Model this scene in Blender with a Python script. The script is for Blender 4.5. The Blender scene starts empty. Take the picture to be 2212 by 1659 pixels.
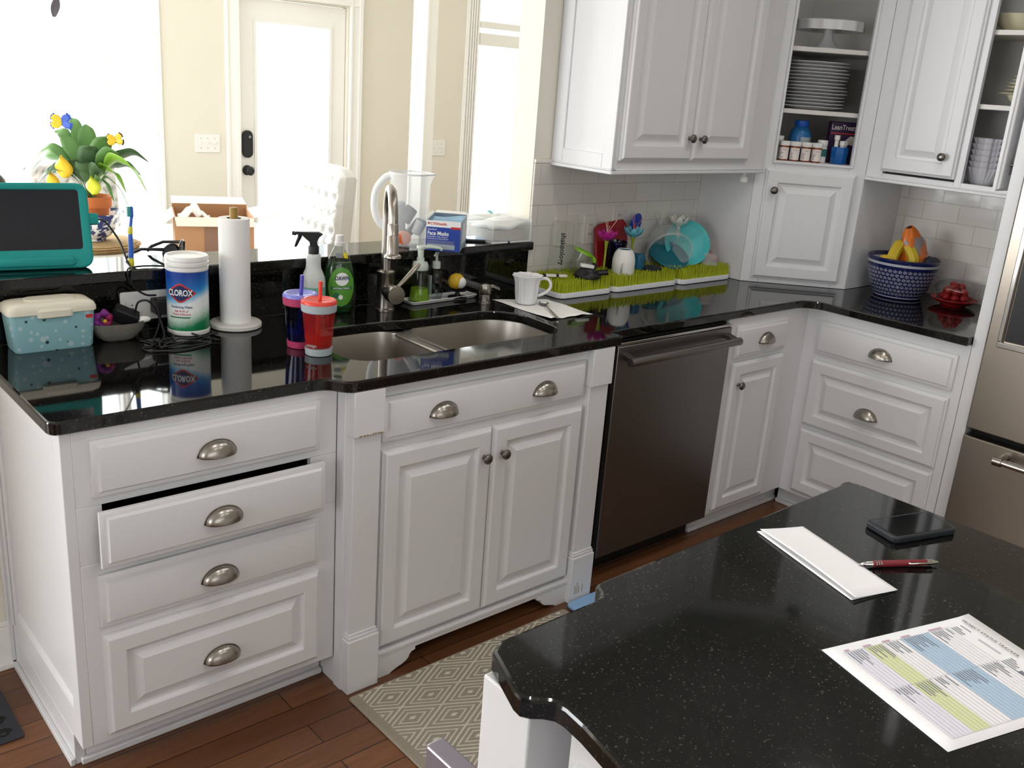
import bpy, bmesh, math, random
from mathutils import Vector, Matrix, geometry
PI = math.pi
rnd = random.Random(11)
SC = bpy.context.scene
COL = SC.collection

# ---------------------------------------------------------------- materials
def lin(h):
    h = h.lstrip('#')
    o = []
    for i in (0, 2, 4):
        c = int(h[i:i+2], 16)/255
        o.append(c/12.92 if c <= .04045 else ((c+.055)/1.055)**2.4)
    return (o[0], o[1], o[2], 1)

MATS = {}
def pbr(name, col, rough=.5, metal=0., spec=.5, trans=0., alpha=1., coat=0., vary=.04, vscale=9., bump=0., bscale=60., ior=1.45, sss=0.):
    m = bpy.data.materials.new(name); m.use_nodes = True
    nt = m.node_tree; b = nt.nodes['Principled BSDF']
    c = lin(col) if isinstance(col, str) else col
    b.inputs['Roughness'].default_value = rough
    b.inputs['Metallic'].default_value = metal
    b.inputs['Specular IOR Level'].default_value = spec
    b.inputs['Transmission Weight'].default_value = trans
    b.inputs['Alpha'].default_value = alpha
    b.inputs['Coat Weight'].default_value = coat
    b.inputs['IOR'].default_value = ior
    b.inputs['Subsurface Weight'].default_value = sss
    tc = nt.nodes.new('ShaderNodeTexCoord')
    nz = nt.nodes.new('ShaderNodeTexNoise'); nz.inputs['Scale'].default_value = vscale; nz.inputs['Detail'].default_value = 4
    nt.links.new(tc.outputs['Object'], nz.inputs['Vector'])
    mx = nt.nodes.new('ShaderNodeMix'); mx.data_type = 'RGBA'
    mx.inputs['A'].default_value = tuple(max(0, x*(1-vary)) for x in c[:3])+(1,)
    mx.inputs['B'].default_value = tuple(min(1, x*(1+vary)) for x in c[:3])+(1,)
    nt.links.new(nz.outputs['Fac'], mx.inputs['Factor'])
    nt.links.new(mx.outputs['Result'], b.inputs['Base Color'])
    if bump:
        n2 = nt.nodes.new('ShaderNodeTexNoise'); n2.inputs['Scale'].default_value = bscale; n2.inputs['Detail'].default_value = 5
        nt.links.new(tc.outputs['Object'], n2.inputs['Vector'])
        bp = nt.nodes.new('ShaderNodeBump'); bp.inputs['Strength'].default_value = bump; bp.inputs['Distance'].default_value = .002
        nt.links.new(n2.outputs['Fac'], bp.inputs['Height']); nt.links.new(bp.outputs['Normal'], b.inputs['Normal'])
    MATS[name] = m
    return m

class NT:
    """small helper to write node graphs"""
    def __init__(s, name):
        s.m = bpy.data.materials.new(name); s.m.use_nodes = True; s.nt = s.m.node_tree
        s.b = s.nt.nodes['Principled BSDF']; MATS[name] = s.m
        s.tc = s.nt.nodes.new('ShaderNodeTexCoord')
    def n(s, t, **k):
        nd = s.nt.nodes.new(t)
        for a, v in k.items(): setattr(nd, a, v)
        return nd
    def l(s, a, b): s.nt.links.new(a, b)
    def math(s, op, a, b=None, c=None):
        nd = s.n('ShaderNodeMath', operation=op)
        for i, v in enumerate((a, b, c)):
            if v is None: continue
            if isinstance(v, (int, float)): nd.inputs[i].default_value = v
            else: s.l(v, nd.inputs[i])
        return nd.outputs[0]
    def mix(s, f, a, b):
        nd = s.n('ShaderNodeMix', data_type='RGBA')
        for k, v in (('Factor', f), ('A', a), ('B', b)):
            if isinstance(v, (int, float)): nd.inputs[k].default_value = v
            elif isinstance(v, tuple): nd.inputs[k].default_value = v
            elif isinstance(v, str): nd.inputs[k].default_value = lin(v)
            else: s.l(v, nd.inputs[k])
        return nd.outputs['Result']
    def noise(s, vec, scale, detail=4, rough=.5):
        nd = s.n('ShaderNodeTexNoise'); nd.inputs['Scale'].default_value = scale
        nd.inputs['Detail'].default_value = detail; nd.inputs['Roughness'].default_value = rough
        s.l(vec, nd.inputs['Vector']); return nd
    def mapping(s, scale=(1,1,1), rot=(0,0,0), loc=(0,0,0), src='Object'):
        nd = s.n('ShaderNodeMapping'); nd.inputs['Scale'].default_value = scale
        nd.inputs['Rotation'].default_value = rot; nd.inputs['Location'].default_value = loc
        s.l(s.tc.outputs[src], nd.inputs['Vector']); return nd.outputs[0]
    def ramp(s, f, stops):
        nd = s.n('ShaderNodeValToRGB'); e = nd.color_ramp.elements
        while len(e) < len(stops): e.new(.5)
        for i, (p, c) in enumerate(stops):
            e[i].position = p; e[i].color = lin(c) if isinstance(c, str) else c
        s.l(f, nd.inputs[0]); return nd.outputs[0]
    def bump(s, h, st=.3, d=.002):
        nd = s.n('ShaderNodeBump'); nd.inputs['Strength'].default_value = st; nd.inputs['Distance'].default_value = d
        s.l(h, nd.inputs['Height']); s.l(nd.outputs[0], s.b.inputs['Normal'])
    def set(s, **k):
        for a, v in k.items(): s.b.inputs[a.replace('_', ' ')].default_value = v
        return s

def sheer(name, col, fac, rough=.25, vary=.03):
    """translucent plastic or film: part transparent, part surface"""
    g = NT(name)
    nz = g.noise(g.tc.outputs['Object'], 12)
    c = lin(col)
    g.l(g.mix(nz.outputs['Fac'], tuple(x*(1-vary) for x in c[:3])+(1,), c), g.b.inputs['Base Color'])
    g.set(Roughness=rough)
    tr = g.n('ShaderNodeBsdfTransparent'); ms = g.n('ShaderNodeMixShader'); ms.inputs[0].default_value = fac
    out = g.nt.nodes['Material Output']
    g.l(tr.outputs[0], ms.inputs[1]); g.l(g.b.outputs[0], ms.inputs[2]); g.l(ms.outputs[0], out.inputs['Surface'])
    return g.m

def tinted(name, col, gloss=.06):
    """clear coloured plastic or glass seen through"""
    g = NT(name)
    tr = g.n('ShaderNodeBsdfTransparent'); nz = g.noise(g.tc.outputs['Object'], 5)
    c = lin(col)
    g.l(g.mix(nz.outputs['Fac'], tuple(x*.96 for x in c[:3])+(1,), c), tr.inputs[0])
    gl = g.n('ShaderNodeBsdfGlossy'); gl.inputs['Roughness'].default_value = .04
    fr = g.n('ShaderNodeLayerWeight'); fr.inputs['Blend'].default_value = .5
    ms = g.n('ShaderNodeMixShader'); g.l(g.math('ADD', g.math('MULTIPLY', g.math('POWER', fr.outputs['Facing'], 5), .55), .012+gloss), ms.inputs[0])
    out = g.nt.nodes['Material Output']
    g.l(tr.outputs[0], ms.inputs[1]); g.l(gl.outputs[0], ms.inputs[2]); g.l(ms.outputs[0], out.inputs['Surface'])
    return g.m

# ---------------------------------------------------------------- mesh builder
def T(x=0, y=0, z=0, rz=0, rx=0, ry=0, s=1):
    return Matrix.Translation((x, y, z)) @ Matrix.Rotation(rz, 4, 'Z') @ Matrix.Rotation(ry, 4, 'Y') @ Matrix.Rotation(rx, 4, 'X') @ Matrix.Scale(s, 4)
def along(o, d):
    d = Vector(d).normalized()
    return Matrix.Translation(o) @ d.to_track_quat('Z', 'Y').to_matrix().to_4x4()

class M:
    def __init__(s, t=None): s.v = []; s.f = []; s.mi = []; s.t = t; s.flat = False
    def add(s, vs, fs, mat=0):
        o = len(s.v)
        for p in vs:
            p = Vector(p)
            s.v.append(s.t @ p if s.t is not None else p)
        for f in fs: s.f.append([i+o for i in f]); s.mi.append(mat)
        return s
    def box(s, x0, y0, z0, x1, y1, z1, mat=0):
        if x0 > x1: x0, x1 = x1, x0
        if y0 > y1: y0, y1 = y1, y0
        if z0 > z1: z0, z1 = z1, z0
        return s.add([(x0,y0,z0),(x1,y0,z0),(x1,y1,z0),(x0,y1,z0),(x0,y0,z1),(x1,y0,z1),(x1,y1,z1),(x0,y1,z1)],
            [(0,3,2,1),(4,5,6,7),(0,1,5,4),(1,2,6,5),(2,3,7,6),(3,0,4,7)], mat)
    def loft(s, rings, c0=True, c1=True, closed=True, mat=0):
        n = len(rings[0]); vs = [p for r in rings for p in r]; fs = []
        for i in range(len(rings)-1):
            for j in range(n if closed else n-1):
                k = (j+1) % n
                fs.append((i*n+j, i*n+k, (i+1)*n+k, (i+1)*n+j))
        if c0: fs.append(tuple(range(n-1, -1, -1)))
        if c1: fs.append(tuple((len(rings)-1)*n+j for j in range(n)))
        return s.add(vs, fs, mat)
    def lathe(s, prof, c=(0,0,0), n=32, ax=None, mat=0, c0=True, c1=True, sx=1, sy=1, wob=None):
        A = ax or Matrix.Translation(c); rings = []
        for r, z in prof:
            ring = []
            for j in range(n):
                a = 2*PI*j/n; rr = max(r, 1e-5)*(wob(a, z) if wob else 1)
                ring.append(A @ Vector((rr*math.cos(a)*sx, rr*math.sin(a)*sy, z)))
            rings.append(ring)
        return s.loft(rings, c0, c1, True, mat)
    def tube(s, pts, r, n=10, mat=0, caps=True, flat=1.):
        pts = [Vector(p) for p in pts]; m = len(pts)
        rs = r if isinstance(r, (list, tuple)) else [r]*m
        rings = []; up = None
        for i, p in enumerate(pts):
            d = (pts[min(i+1, m-1)]-pts[max(i-1, 0)]).normalized()
            if up is None:
                up = Vector((0,0,1)) if abs(d.z) < .9 else Vector((1,0,0))
            a = d.cross(up)
            if a.length < 1e-6: a = d.orthogonal()
            a.normalize(); b = a.cross(d).normalized(); up = b
            rings.append([p+a*(rs[i]*math.cos(2*PI*j/n))+b*(rs[i]*flat*math.sin(2*PI*j/n)) for j in range(n)])
        return s.loft(rings, caps, caps, True, mat)
    def prism(s, poly, z0, z1, mat=0):
        return s.loft([[(x,y,z0) for x,y in poly], [(x,y,z1) for x,y in poly]], mat=mat)
    def rbox(s, x0, y0, z0, x1, y1, z1, r=.01, e=.003, n=5, mat=0):
        """rounded-corner box with eased top and bottom edges"""
        rings = []; s.flat = True
        for z, i in ((z0, e), (z0+e*.3, e*.3), (z0+e, 0), (z1-e, 0), (z1-e*.3, e*.3), (z1, e)):
            rings.append([(x,y,z) for x,y in rrect(x0+i, y0+i, x1-i, y1-i, max(r-i, .0005), n)])
        return s.loft(rings, mat=mat)
    def sphere(s, c, rx, ry=None, rz=None, n=20, m=12, mat=0, wob=None):
        ry = ry or rx; rz = rz or rx; rings = []
        for i in range(m+1):
            t = -PI/2+PI*i/m
            rings.append([(c[0]+rx*max(math.cos(t),1e-4)*math.cos(2*PI*j/n)*(wob(2*PI*j/n,t) if wob else 1), c[1]+ry*max(math.cos(t),1e-4)*math.sin(2*PI*j/n)*(wob(2*PI*j/n,t) if wob else 1), c[2]+rz*math.sin(t)) for j in range(n)])
        return s.loft(rings, mat=mat)
    def grid(s, fn, nu, nv, mat=0):
        vs = [fn(i/nu, j/nv) for j in range(nv+1) for i in range(nu+1)]
        fs = [(j*(nu+1)+i, j*(nu+1)+i+1, (j+1)*(nu+1)+i+1, (j+1)*(nu+1)+i) for j in range(nv) for i in range(nu)]
        return s.add(vs, fs, mat)

def rrect(x0, y0, x1, y1, r, n=5):
    o = []
    for cx, cy, a in ((x1-r,y0+r,-PI/2),(x1-r,y1-r,0),(x0+r,y1-r,PI/2),(x0+r,y0+r,PI)):
        for i in range(n+1):
            t = a+PI/2*i/n; o.append((cx+r*math.cos(t), cy+r*math.sin(t)))
    return o
def arc(cx, cy, r, a0, a1, n=8):
    return [(cx+r*math.cos(math.radians(a0+(a1-a0)*i/n)), cy+r*math.sin(math.radians(a0+(a1-a0)*i/n))) for i in range(n+1)]
def offset(poly, d):
    """inward offset (counter-clockwise polygon)"""
    n = len(poly); o = []
    for i in range(n):
        p, q, r = Vector(poly[i-1]), Vector(poly[i]), Vector(poly[(i+1) % n])
        a = (q-p).normalized(); b = (r-q).normalized()
        na = Vector((-a.y, a.x)); nb = Vector((-b.y, b.x)); m = na+nb
        if m.length < 1e-6: m = na
        m.normalize(); k = d/max(.35, m.dot(na))
        o.append((q.x+m.x*k, q.y+m.y*k))
    return o
def bez(p0, p1, p2, p3, n=12):
    o = []
    for i in range(n+1):
        t = i/n
        o.append(tuple((1-t)**3*a+3*(1-t)**2*t*b+3*(1-t)*t*t*c+t**3*d for a, b, c, d in zip(p0, p1, p2, p3)))
    return o
def smooth_path(pts, n=6):
    pts = [Vector(p) for p in pts]; o = []
    for i in range(len(pts)-1):
        p0 = pts[max(i-1, 0)]; p1 = pts[i]; p2 = pts[i+1]; p3 = pts[min(i+2, len(pts)-1)]
        for k in range(n):
            t = k/n
            o.append(.5*((2*p1)+(p2-p0)*t+(2*p0-5*p1+4*p2-p3)*t*t+(3*p1-p0-3*p2+p3)*t**3))
    o.append(pts[-1]); return o

# ---------------------------------------------------------------- objects
WM = {}
def tag(o, label=None, cat=None, group=None, kind=None):
    if label: o['label'] = label
    if cat: o['category'] = cat
    if group: o['group'] = group
    if kind: o['kind'] = kind
    return o
def thing(name, label, cat, loc=(0,0,0), rz=0., group=None, kind=None):
    o = bpy.data.objects.new(name, None); COL.objects.link(o)
    o.empty_display_size = .05
    o.location = loc; o.rotation_euler = (0, 0, rz)
    WM[o] = Matrix.Translation(loc) @ Matrix.Rotation(rz, 4, 'Z')
    return tag(o, label, cat, group, kind)
def obj(name, m, mats, parent=None, smooth=35, bevel=0., solid=0., sub=0, label=None):
    """one mesh object; vertices of m are world coordinates"""
    me = bpy.data.meshes.new(name)
    if parent is not None:
        W = WM[parent].inverted(); vs = [W @ p for p in m.v]; w = WM[parent]
    else:
        xs = [p.x for p in m.v]; ys = [p.y for p in m.v]; zs = [p.z for p in m.v]
        c = Vector(((min(xs)+max(xs))/2, (min(ys)+max(ys))/2, min(zs)))
        vs = [p-c for p in m.v]; w = Matrix.Translation(c)
    me.from_pydata([tuple(p) for p in vs], [], m.f)
    if not isinstance(mats, (list, tuple)): mats = [mats]
    for k in mats: me.materials.append(MATS[k] if isinstance(k, str) else k)
    if len(mats) > 1: me.polygons.foreach_set('material_index', m.mi)
    bm = bmesh.new(); bm.from_mesh(me)
    bmesh.ops.recalc_face_normals(bm, faces=bm.faces); bm.to_mesh(me); bm.free()
    if smooth and m.flat: smooth = min(smooth, 20)
    if smooth:
        me.shade_smooth(); me.set_sharp_from_angle(angle=math.radians(smooth))
    o = bpy.data.objects.new(name, me); COL.objects.link(o)
    if parent is not None: o.parent = parent
    else: o.location = w.to_translation()
    WM[o] = w
    if solid:
        md = o.modifiers.new('thickness', 'SOLIDIFY'); md.thickness = solid; md.offset = 0
    if bevel:
        md = o.modifiers.new('edge', 'BEVEL'); md.width = bevel; md.segments = 2; md.limit_method = 'ANGLE'; md.angle_limit = math.radians(40); md.harden_normals = False
    if sub:
        md = o.modifiers.new('sub', 'SUBSURF'); md.levels = sub; md.render_levels = sub
    if label: o['label'] = label
    return o
def struct(name, m, mats, parent=None, **k):
    o = obj(name, m, mats, parent, **k)
    o['kind'] = 'structure'
    return o
def kids(o): return [c for c in COL.objects if c.parent == o]
def dup(root, loc, rz=None, label=None, group=None, scale=None):
    def cp(o, par):
        c = o.copy(); COL.objects.link(c)
        if par is not None: c.parent = par
        for k in kids(o): cp(k, c)
        return c
    r = cp(root, None); r.location = loc
    if rz is not None: r.rotation_euler = (0, 0, rz)
    if scale: r.scale = (scale,)*3
    if label: r['label'] = label
    if group: r['group'] = group
    return r
def text_mesh(s, size, bold=0., align='CENTER', spacing=1., narrow=1.):
    cu = bpy.data.curves.new('lettering', 'FONT'); cu.body = s; cu.size = size; cu.offset = bold*size
    cu.align_x = align; cu.align_y = 'CENTER'; cu.space_character = spacing; cu.resolution_u = 3
    o = bpy.data.objects.new('lettering', cu); COL.objects.link(o)
    dg = bpy.context.evaluated_depsgraph_get(); dg.update()
    me = bpy.data.meshes.new_from_object(o.evaluated_get(dg))
    vs = [(v.co.x*narrow, v.co.y) for v in me.vertices]; fs = [list(p.vertices) for p in me.polygons]
    bpy.data.objects.remove(o); bpy.data.meshes.remove(me)
    return vs, fs
def text(name, s, size, mat, parent, O, right, up, bold=0., align='CENTER', spacing=1., narrow=1., lift=.0005):
    vs, fs = text_mesh(s, size, bold, align, spacing, narrow)
    O = Vector(O); r = Vector(right).normalized(); u = Vector(up).normalized(); n = r.cross(u).normalized()
    m = M(); m.add([O+r*x+u*y+n*lift for x, y in vs], fs)
    return obj(name, m, mat, parent, smooth=0)
def wrap_text(name, s, size, mat, parent, c, R, ang, z, bold=0., align='CENTER', spacing=1., narrow=1., lift=.0006, rot=0, squash=1.):
    """lettering on a cylinder of radius R (or R(z)) about c, facing azimuth ang"""
    vs, fs = text_mesh(s, size, bold, align, spacing, narrow)
    m = M(); P = []
    for x, y in vs:
        if rot: x, y = x*math.cos(rot)-y*math.sin(rot), x*math.sin(rot)+y*math.cos(rot)
        r = (R(z+y) if callable(R) else R)+lift
        a = ang+x/r
        P.append((c[0]+r*math.cos(a), c[1]+r*math.sin(a)*squash, z+y))
    m.add(P, fs)
    return obj(name, m, mat, parent, smooth=0)
def patch(m, c, R, a0, a1, z0, z1, lift=.0004, n=16, k=1, mat=0):
    """curved label on a round body"""
    def fn(u, v):
        z = z0+(z1-z0)*v; r = (R(z) if callable(R) else R)+lift; a = a0+(a1-a0)*u
        return (c[0]+r*math.cos(a), c[1]+r*math.sin(a), z)
    return m.grid(fn, n, k, mat)
WORLD = 2.5; KD = .42; KF = .03; KL = .40; KS = .5; EXPO = 0.0
RX0, RY0, RUGW, RUGH, RUGX, RUGY = 0.685, -0.69, 0.825, 0.614, 0.5985, 0.7347
# ================================================================ materials
pbr('white_paint', '#dedee0', .38, vary=.012, vscale=3, bump=.05, bscale=120)
pbr('shelf_paint', '#dedbd6', .42, vary=.02)
pbr('cabinet_inside', '#e6e4e1', .5, vary=.03)
pbr('trim_paint', '#f2f0ec', .42, vary=.01)
pbr('cream_wall', '#e3ded1', .8, vary=.012, vscale=4, bump=.06, bscale=200)
pbr('ceiling_paint', '#efede8', .9, vary=.01)
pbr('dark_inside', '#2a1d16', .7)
pbr('nickel', '#a39d95', .28, metal=1, vary=.06, vscale=40)
pbr('nickel_dark', '#77726c', .32, metal=1, vary=.06, vscale=40)
pbr('black_plastic', '#141416', .4)
pbr('black_gap', '#080808', .8)
pbr('white_plastic', '#ecebe8', .35, vary=.02)
pbr('ink_black', '#151515', .6); pbr('ink_white', '#f4f4f2', .5); pbr('ink_navy', '#15245c', .5)
pbr('ink_red', '#c8352f', .5); pbr('ink_grey', '#8b8d92', .6); pbr('ink_blue', '#2d55b8', .5); pbr('ink_green', '#2c7a4a', .5)

def granite(name, base, sp1, sp2, rough=.045):
    g = NT(name); v = g.tc.outputs['Object']
    n1 = g.noise(v, 75, 6, .7); n2 = g.noise(v, 230, 2, .5); n3 = g.noise(v, 9, 3)
    vo = g.n('ShaderNodeTexVoronoi'); vo.inputs['Scale'].default_value = 130; g.l(v, vo.inputs['Vector'])
    f1 = g.ramp(n1.outputs['Fac'], [(.50, (0,0,0,1)), (.70, (1,1,1,1))])
    f2 = g.ramp(n2.outputs['Fac'], [(.64, (0,0,0,1)), (.74, (1,1,1,1))])
    f3 = g.ramp(n3.outputs['Fac'], [(.30, (0,0,0,1)), (.60, (1,1,1,1))])
    c = g.mix(f1, base, sp1)
    c = g.mix(g.math('MULTIPLY', f2, g.math('ADD', g.math('MULTIPLY', f3, .8), .15)), c, sp2)
    g.l(c, g.b.inputs['Base Color']); g.set(Roughness=rough, Specular_IOR_Level=.55)
    return g.m
granite('granite', '#0a0a0a', '#1d1713', '#6a645a')
granite('granite_island', '#0c0e0d', '#1c1d1a', '#5a554b', .06)

def steel(name, col, axis, rough=.3):
    g = NT(name)
    sc = {'x': (2,160,160), 'z': (160,160,2), 'y': (160,2,160)}[axis]
    v = g.mapping(scale=sc); n = g.noise(v, 3, 3)
    g.l(g.mix(n.outputs['Fac'], tuple(x*.9 for x in lin(col)[:3])+(1,), lin(col)), g.b.inputs['Base Color'])
    g.set(Metallic=1., Roughness=rough)
    g.l(g.math('ADD', g.math('MULTIPLY', n.outputs['Fac'], .1), rough-.05), g.b.inputs['Roughness'])
    g.bump(n.outputs['Fac'], .05, .001)
    return g.m
steel('steel_dishwasher', '#86827e', 'x', .34)
steel('steel_fridge', '#a39a8e', 'y', .3)
pbr('steel_sink', '#b7b2ab', .36, metal=1, vary=.05, vscale=30)
pbr('steel_bright', '#c9c7c3', .16, metal=1)

g = NT('wood_floor')
mp = g.mapping(loc=(.13, .04, 0))
br = g.n('ShaderNodeTexBrick'); br.offset = .37; br.offset_frequency = 2
for k, v in (('Scale', 1), ('Brick Width', 1.15), ('Row Height', .083), ('Mortar Size', .0016), ('Mortar Smooth', .1), ('Bias', 0)): br.inputs[k].default_value = v
br.inputs['Color1'].default_value = (0,0,0,1); br.inputs['Color2'].default_value = (1,1,1,1); br.inputs['Mortar'].default_value = (.5,.5,.5,1)
g.l(mp, br.inputs['Vector'])
gr = g.noise(g.mapping(scale=(1.6, 26, 8)), 3, 6, .62)
tone = g.mix(br.outputs['Color'], '#5c3a24', '#85583a')
tone = g.mix(g.ramp(gr.outputs['Fac'], [(.35, (0,0,0,1)), (.7, (1,1,1,1))]), g.mix(.5, tone, '#4f2e1a'), tone)
tone = g.mix(br.outputs['Fac'], tone, '#26140c')
g.l(tone, g.b.inputs['Base Color']); g.set(Roughness=.3)
g.bump(g.math('SUBTRACT', gr.outputs['Fac'], br.outputs['Fac']), .15, .0015)

def tiles(name, ax):
    g = NT(name)
    sp = g.n('ShaderNodeSeparateXYZ'); cb = g.n('ShaderNodeCombineXYZ'); g.l(g.tc.outputs['Object'], sp.inputs[0])
    g.l(sp.outputs[ax], cb.inputs[0]); g.l(sp.outputs[2], cb.inputs[1]); v = cb.outputs[0]
    br = g.n('ShaderNodeTexBrick'); br.offset = .5
    for k, x in (('Scale', 1), ('Brick Width', .1524), ('Row Height', .0762), ('Mortar Size', .0018), ('Mortar Smooth', .35), ('Bias', 0)): br.inputs[k].default_value = x
    br.inputs['Color1'].default_value = lin('#e6e2dc'); br.inputs['Color2'].default_value = lin('#deDad4'); br.inputs['Mortar'].default_value = lin('#cfccc4')
    g.l(v, br.inputs['Vector']); g.l(br.outputs['Color'], g.b.inputs['Base Color'])
    g.set(Roughness=.13)
    nz = g.noise(g.tc.outputs['Object'], 14, 2)
    g.bump(g.math('SUBTRACT', g.math('MULTIPLY', nz.outputs['Fac'], .5), br.outputs['Fac']), .55, .003)
    return g.m
tiles('tile_back', 0); tiles('tile_right', 1)

# pane: thin clear window glass
tinted('pane_glass', '#fbfdfc', 0.0)

# ================================================================ room
YF = 4.0                       # far wall
XR = 3.49                      # kitchen right wall
YW = .636                      # tiled wall
ZC = 2.75
struct('floor', M().box(-4, -4.6, -.06, 6.2, 4.3, 0), 'wood_floor')
struct('ceiling', M().box(-4, -4.6, ZC, 6.2, 4.3, ZC+.06), 'ceiling_paint')

def wall_with_holes(name, axis, pos, th, a0, a1, holes, mat):
    """wall in a vertical plane; holes = [(u0,u1,z0,z1)] sorted by u"""
    m = M()
    def bx(u0, u1, z0, z1):
        if u1-u0 < 1e-4 or z1-z0 < 1e-4: return
        if axis == 'y': m.box(u0, pos, z0, u1, pos+th, z1)
        else: m.box(pos, u0, z0, pos+th, u1, z1)
    u = a0
    for h0, h1, z0, z1 in holes:
        bx(u, h0, 0, ZC); bx(h0, h1, 0, z0); bx(h0, h1, z1, ZC); u = h1
    bx(u, a1, 0, ZC)
    return struct(name, m, mat)
WIN1 = (-.55, 1.530, .50, 2.55); WIN1B = (1.556, 1.822, .50, 2.55)
DOOR = (2.345, 3.14, 0, 2.035)
WIN2 = (4.275, 5.35, .55, 2.42)
wall_with_holes('wall_far', 'y', YF, .14, -4, 6.2, [WIN1, WIN1B, DOOR, WIN2], 'cream_wall')
wall_with_holes('wall_left', 'x', -4.1, .1, -4.6, 4.3, [(-2.3, -.7, .9, 2.3), (.9, 3.5, .5, 2.4)], 'cream_wall')
wall_with_holes('wall_rear', 'y', -4.7, .1, -4, 6.2, [(-2.7,-1.75,.9,2.35), (-1.55,-.6,.9,2.35), (-.4,.55,.9,2.35)], 'cream_wall')
struct('wall_right', M().box(XR, -4.6, 0, XR+.12, YW+.12, ZC), 'cream_wall')
struct('wall_dining_right', M().box(6.1, .6, 0, 6.2, 4.3, ZC), 'cream_wall')
struct('wall_back', M().box(1.872, YW, 0, 6.15, YW+.125, ZC), 'cream_wall')
struct('wall_header', M().box(-4, YW, 2.42, 1.872, YW+.125, ZC), 'cream_wall')
struct('wall_half', M().box(-.85, .648, 0, 1.87, .775, 1.057).box(-.85, .604, 0, .026, .648, 1.057), 'cream_wall')
# baseboards with a moulded cap
m = M()
for x0, x1 in ((-.85, .026),):
    m.box(x0, .588, 0, x1, .604, .125).box(x0, .592, .125, x1, .604, .14).box(x0, .575, 0, x1, .588, .018)
struct('baseboard_half', m, 'trim_paint', bevel=.003)
# tiled splash areas
struct('trim_1', M().box(1.874, YW-.009, .9135, 2.85, YW, 1.372).box(1.874, YW-.012, 1.372, 2.0, YW, 1.386), 'tile_back', bevel=.002)
struct('trim_2', M().box(XR-.009, -.64, .9135, XR, .05, 1.376), 'tile_right')

# far wall: windows
def window(name, h, bars_v=(), bars_h=(), w=.045):
    u0, u1, z0, z1 = h
    fr = M()
    y0, y1 = YF+.04, YF+.085
    fr.box(u0, y0, z0, u0+w, y1, z1).box(u1-w, y0, z0, u1, y1, z1).box(u0+w, y0, z0, u1-w, y1, z0+w).box(u0+w, y0, z1-w, u1-w, y1, z1)
    for x in bars_v: fr.box(x-.012, y0, z0+w, x+.012, y1, z1-w)
    for z, t in bars_h: fr.box(u0+w, y0-.02, z-t/2, u1-w, y1, z+t/2)
    root = struct(name, fr, 'trim_paint', bevel=.003)
    p = struct('window_pane', M().box(u0+w*.9, YF+.06, z0+w*.9, u1-w*.9, YF+.066, z1-w*.9), 'pane_glass', root)
    s = struct('window_sill', M().box(u0-.02, YF-.04, z0-.03, u1+.02, YF+.04, z0), 'trim_paint', root, bevel=.004)
    return root
window('window_1', WIN1, (), (), .012)
window('window_2', WIN1B, (), (), .010)
w3 = window('window_3', WIN2, (), ((2.035, .05), (1.93, .09)))
# casings
def casing(name, x0, x1, z0, z1, flute=0, both=True):
    m = M()
    m.box(x0, YF-.018, z0, x1, YF, z1)
    if flute:
        for i in range(flute):
            a = x0+(x1-x0)*(i+.18)/flute; b = x0+(x1-x0)*(i+.82)/flute
            m.box(a, YF-.03, z0, b, YF-.018, z1)
    else:
        m.box(x0, YF-.026, z0, x0+.018, YF-.018, z1).box(x1-.03, YF-.03, z0, x1, YF-.018, z1)
    return struct(name, m, 'trim_paint', bevel=.003)
struct('trim_3', M().box(1.820, YF-.010, .45, 1.838, YF, 2.6), 'trim_paint', bevel=.003)
struct('trim_4', M().box(1.532, YF-.008, .45, 1.554, YF, 2.6), 'trim_paint', bevel=.003)
casing('trim_5', 2.245, 2.335, 0, 2.13)
casing('trim_6', 3.15, 3.245, 0, 2.13)
struct('trim_7', M().box(2.235, YF-.024, 2.045, 3.255, YF, 2.14).box(2.225, YF-.034, 2.14, 3.265, YF, 2.165), 'trim_paint', bevel=.003)
casing('trim_8', 4.155, 4.27, .3, 2.6, flute=5)
# cased post of the room opening between door and fluted trim
m = M().box(3.112, 3.04, 0, 3.19, 3.18, ZC).box(3.104, 3.032, 0, 3.120, 3.05, ZC).box(3.104, 3.165, 0, 3.12, 3.185, ZC)
struct('trim_9', m, 'trim_paint', bevel=.003)

# glazed door
u0, u1, z0, z1 = DOOR
m = M(); ya, yb = YF+.03, YF+.075; a0, a1 = u0+.004, u1-.004
m.box(a0, ya, .008, a0+.115, yb, z1-.004).box(a1-.115, ya, .008, a1, yb, z1-.004)
m.box(a0+.115, ya, .008, a1-.115, yb, .24).box(a0+.115, ya, 1.898, a1-.115, yb, z1-.004)
for q in ((a0+.105, .23, a0+.125, 1.908), (a1-.125, .23, a1-.105, 1.908)): m.box(q[0], ya-.008, q[1], q[2], ya, q[3])
m.box(a0+.125, ya-.008, 1.888, a1-.125, ya, 1.908).box(a0+.125, ya-.008, .23, a1-.125, ya, .25)
door = struct('door_1', m, 'trim_paint')
struct('door_pane', M().box(a0+.11, YF+.05, .235, a1-.11, YF+.056, 1.903), 'pane_glass', door)
m = M(); kx = a0+.052
m.rbox(-.034, -.085, -.0, .034, .085, .024, r=.03, e=.004)
m.t = None
k = M(Matrix.Translation((kx, ya, 1.125)) @ Matrix.Rotation(PI/2, 4, 'X')); k.rbox(-.036, -.088, 0, .036, .088, .024, r=.034, e=.005)
lk = struct('door_lock', k, 'black_plastic', door)
struct('lock_button', M(along((kx+.012, ya-.0245, 1.172), (0,-1,0))).lathe([(.009,0),(.009,.0015),(.007,.002)], n=16), 'ink_grey', door)
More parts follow.
